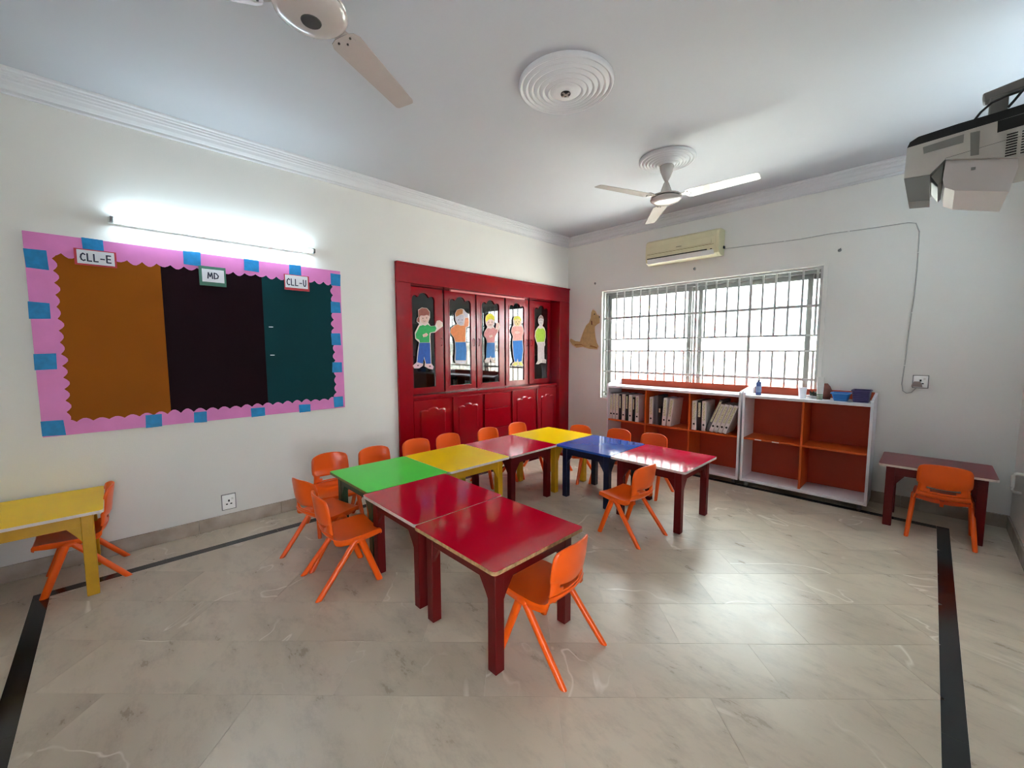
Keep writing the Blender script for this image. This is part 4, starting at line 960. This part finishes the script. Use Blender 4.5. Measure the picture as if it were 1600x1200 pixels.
# ------------------------------------------------------------------ projector on its wall arm
PY = 2.0
pj = thing('projector', 'grey and black projector hanging at the top right of the picture', 'projector', (-.105, PY, 1.895))
px_ = lambda x, z: (x+.105, z-1.895)
LEN = .50; DEP = .30
tl = 3.5  # slight tilt
def pz(poly, y0, y1, m, name, par=pj):
    bm = B(); prism(bm, [px_(*p) for p in poly], (), XZ, y0, y1); return obj(name, bm, m, par)
pz([(-.102, 2.085), (-.104, 1.985), (-.040, 1.980), (-.008, 2.018), (.150, 1.975), (.395, 1.985), (.395, 2.118), (.097, 2.097)], 0, DEP, M_prj, 'lower_shell')
pz([(-.102, 2.0855), (-.096, 2.102), (-.076, 2.113), (.015, 2.121), (.099, 2.124), (.395, 2.148), (.395, 2.1185), (.097, 2.0975)], .001, DEP-.001, M_black, 'top_cover')
pz([(-.104, 1.9845), (-.041, 1.9795), (-.037, 1.896), (-.089, 1.903)], .002, .10, M_prjg, 'front_block')
pz([(-.006, 2.0165), (.148, 1.9745), (.150, 1.950), (.136, 1.880), (.02, 1.915), (-.004, 1.931), (-.010, 1.96)], .012, DEP-.02, M_prj2, 'lens_housing')
pz([(-.038, 1.978), (-.011, 2.012), (-.012, 1.955), (-.020, 1.945)], .02, DEP-.04, M_prjg, 'lens_recess')
pz([(.043, 2.082), (.064, 2.081), (.066, 2.008), (.048, 2.010)], -.0015, -.0003, M_prjg, 'side_label')
pz([(-.063, 2.074), (.030, 2.083), (.030, 2.057), (-.060, 2.052)], -.0012, -.0003, M_prjg, 'grey_stripe')
pz([(.099, 2.0965), (.300, 2.108), (.300, 2.075), (.100, 2.062)], -.0015, -.0003, M_black, 'connector_panel')
pz([(-.008, 2.0215), (.120, 2.0345), (.300, 2.040), (.300, 2.0385), (.120, 2.033), (-.008, 2.020)], -.0010, -.0003, M_prjg, 'seam')
pz([(.052, 1.977), (.062, 1.976), (.062, 1.968), (.052, 1.968)], .0100, .0115, M_prjg, 'screw_cover')
for c in range(4):
    for r_ in range(9):
        x0 = .120+c*.030; z0 = 1.984+r_*.0078
        if z0 > 2.056: continue
        pz([(x0, z0), (x0+.022, z0+.001), (x0+.022, z0+.0045), (x0, z0+.0035)], -.0014, -.0003, M_black, 'vent_slot')
AO = Vector((.10, PY+.06, 2.14))-Vector(pj.location)
def armbox(bm):
    for v in bm.verts: v.co += AO
    return bm
bm = B(); mt_ = Matrix.Rotation(math.radians(-9), 4, 'Y'); box(bm, -.025, .385, -.018, .018, .046, .074, .003, mtx=mt_); arm = obj('wall_arm', armbox(bm), M_prjg, pj)
bm = B(); box(bm, -.02, .02, -.02, .02, -.0145, .050, .003); obj('mount_plate', armbox(bm), M_prjg, arm)
bm = B(); box(bm, .375, .395, -.05, .05, .04, .20, .003); obj('wall_plate', armbox(bm), M_prjg, arm)
t = thing('video_cable', 'black cable looping from the projector top over its arm', 'cable', (.048, PY+.03, 2.125))
bm = B(); tube(bm, [(0, 0, 0), (.015, -.005, .022), (.037, -.01, .040), (.065, -.012, .046), (.095, -.01, .050), (.14, 0, .075), (.22, .01, .10)], .0035, 6)
tube(bm, [(.070, -.02, .008), (.082, -.02, .025), (.097, -.02, .048), (.13, -.015, .075)], .004, 6); obj('cable_run', bm, M_black, t, smooth=True)

# right-hand wall: pipe elbow near the corner, edge of a pink paper
t = thing('water_pipe', 'white pipe elbow beside the small corner table', 'pipe', (XR, 4.50, 0))
bm = B(); tube(bm, [(-.001, .0, .517), (-.030, .0, .517), (-.040, 0, .512), (-.045, .0, .50), (-.045, 0, .42)], .011, 10); obj('elbow', bm, M_white_pl, t, smooth=True)
bm = B(); tube(bm, [(-.045, 0, .4195), (-.045, 0, .40), (-.040, 0, .388), (-.030, 0, .384), (-.001, 0, .384)], .009, 10); obj('return_bend', bm, M_white_pl, t, smooth=True)
t = thing('pink_notice', 'dark pink paper on the right-hand wall at the picture edge', 'notice', (XR, 3.9, .86))
bm = B(); box(bm, -.0020, -.0005, 0, .60, 0, .45); obj('paper_sheet', bm, mat('magenta_paper', (170, 40, 100), .6, .1, 8), t)
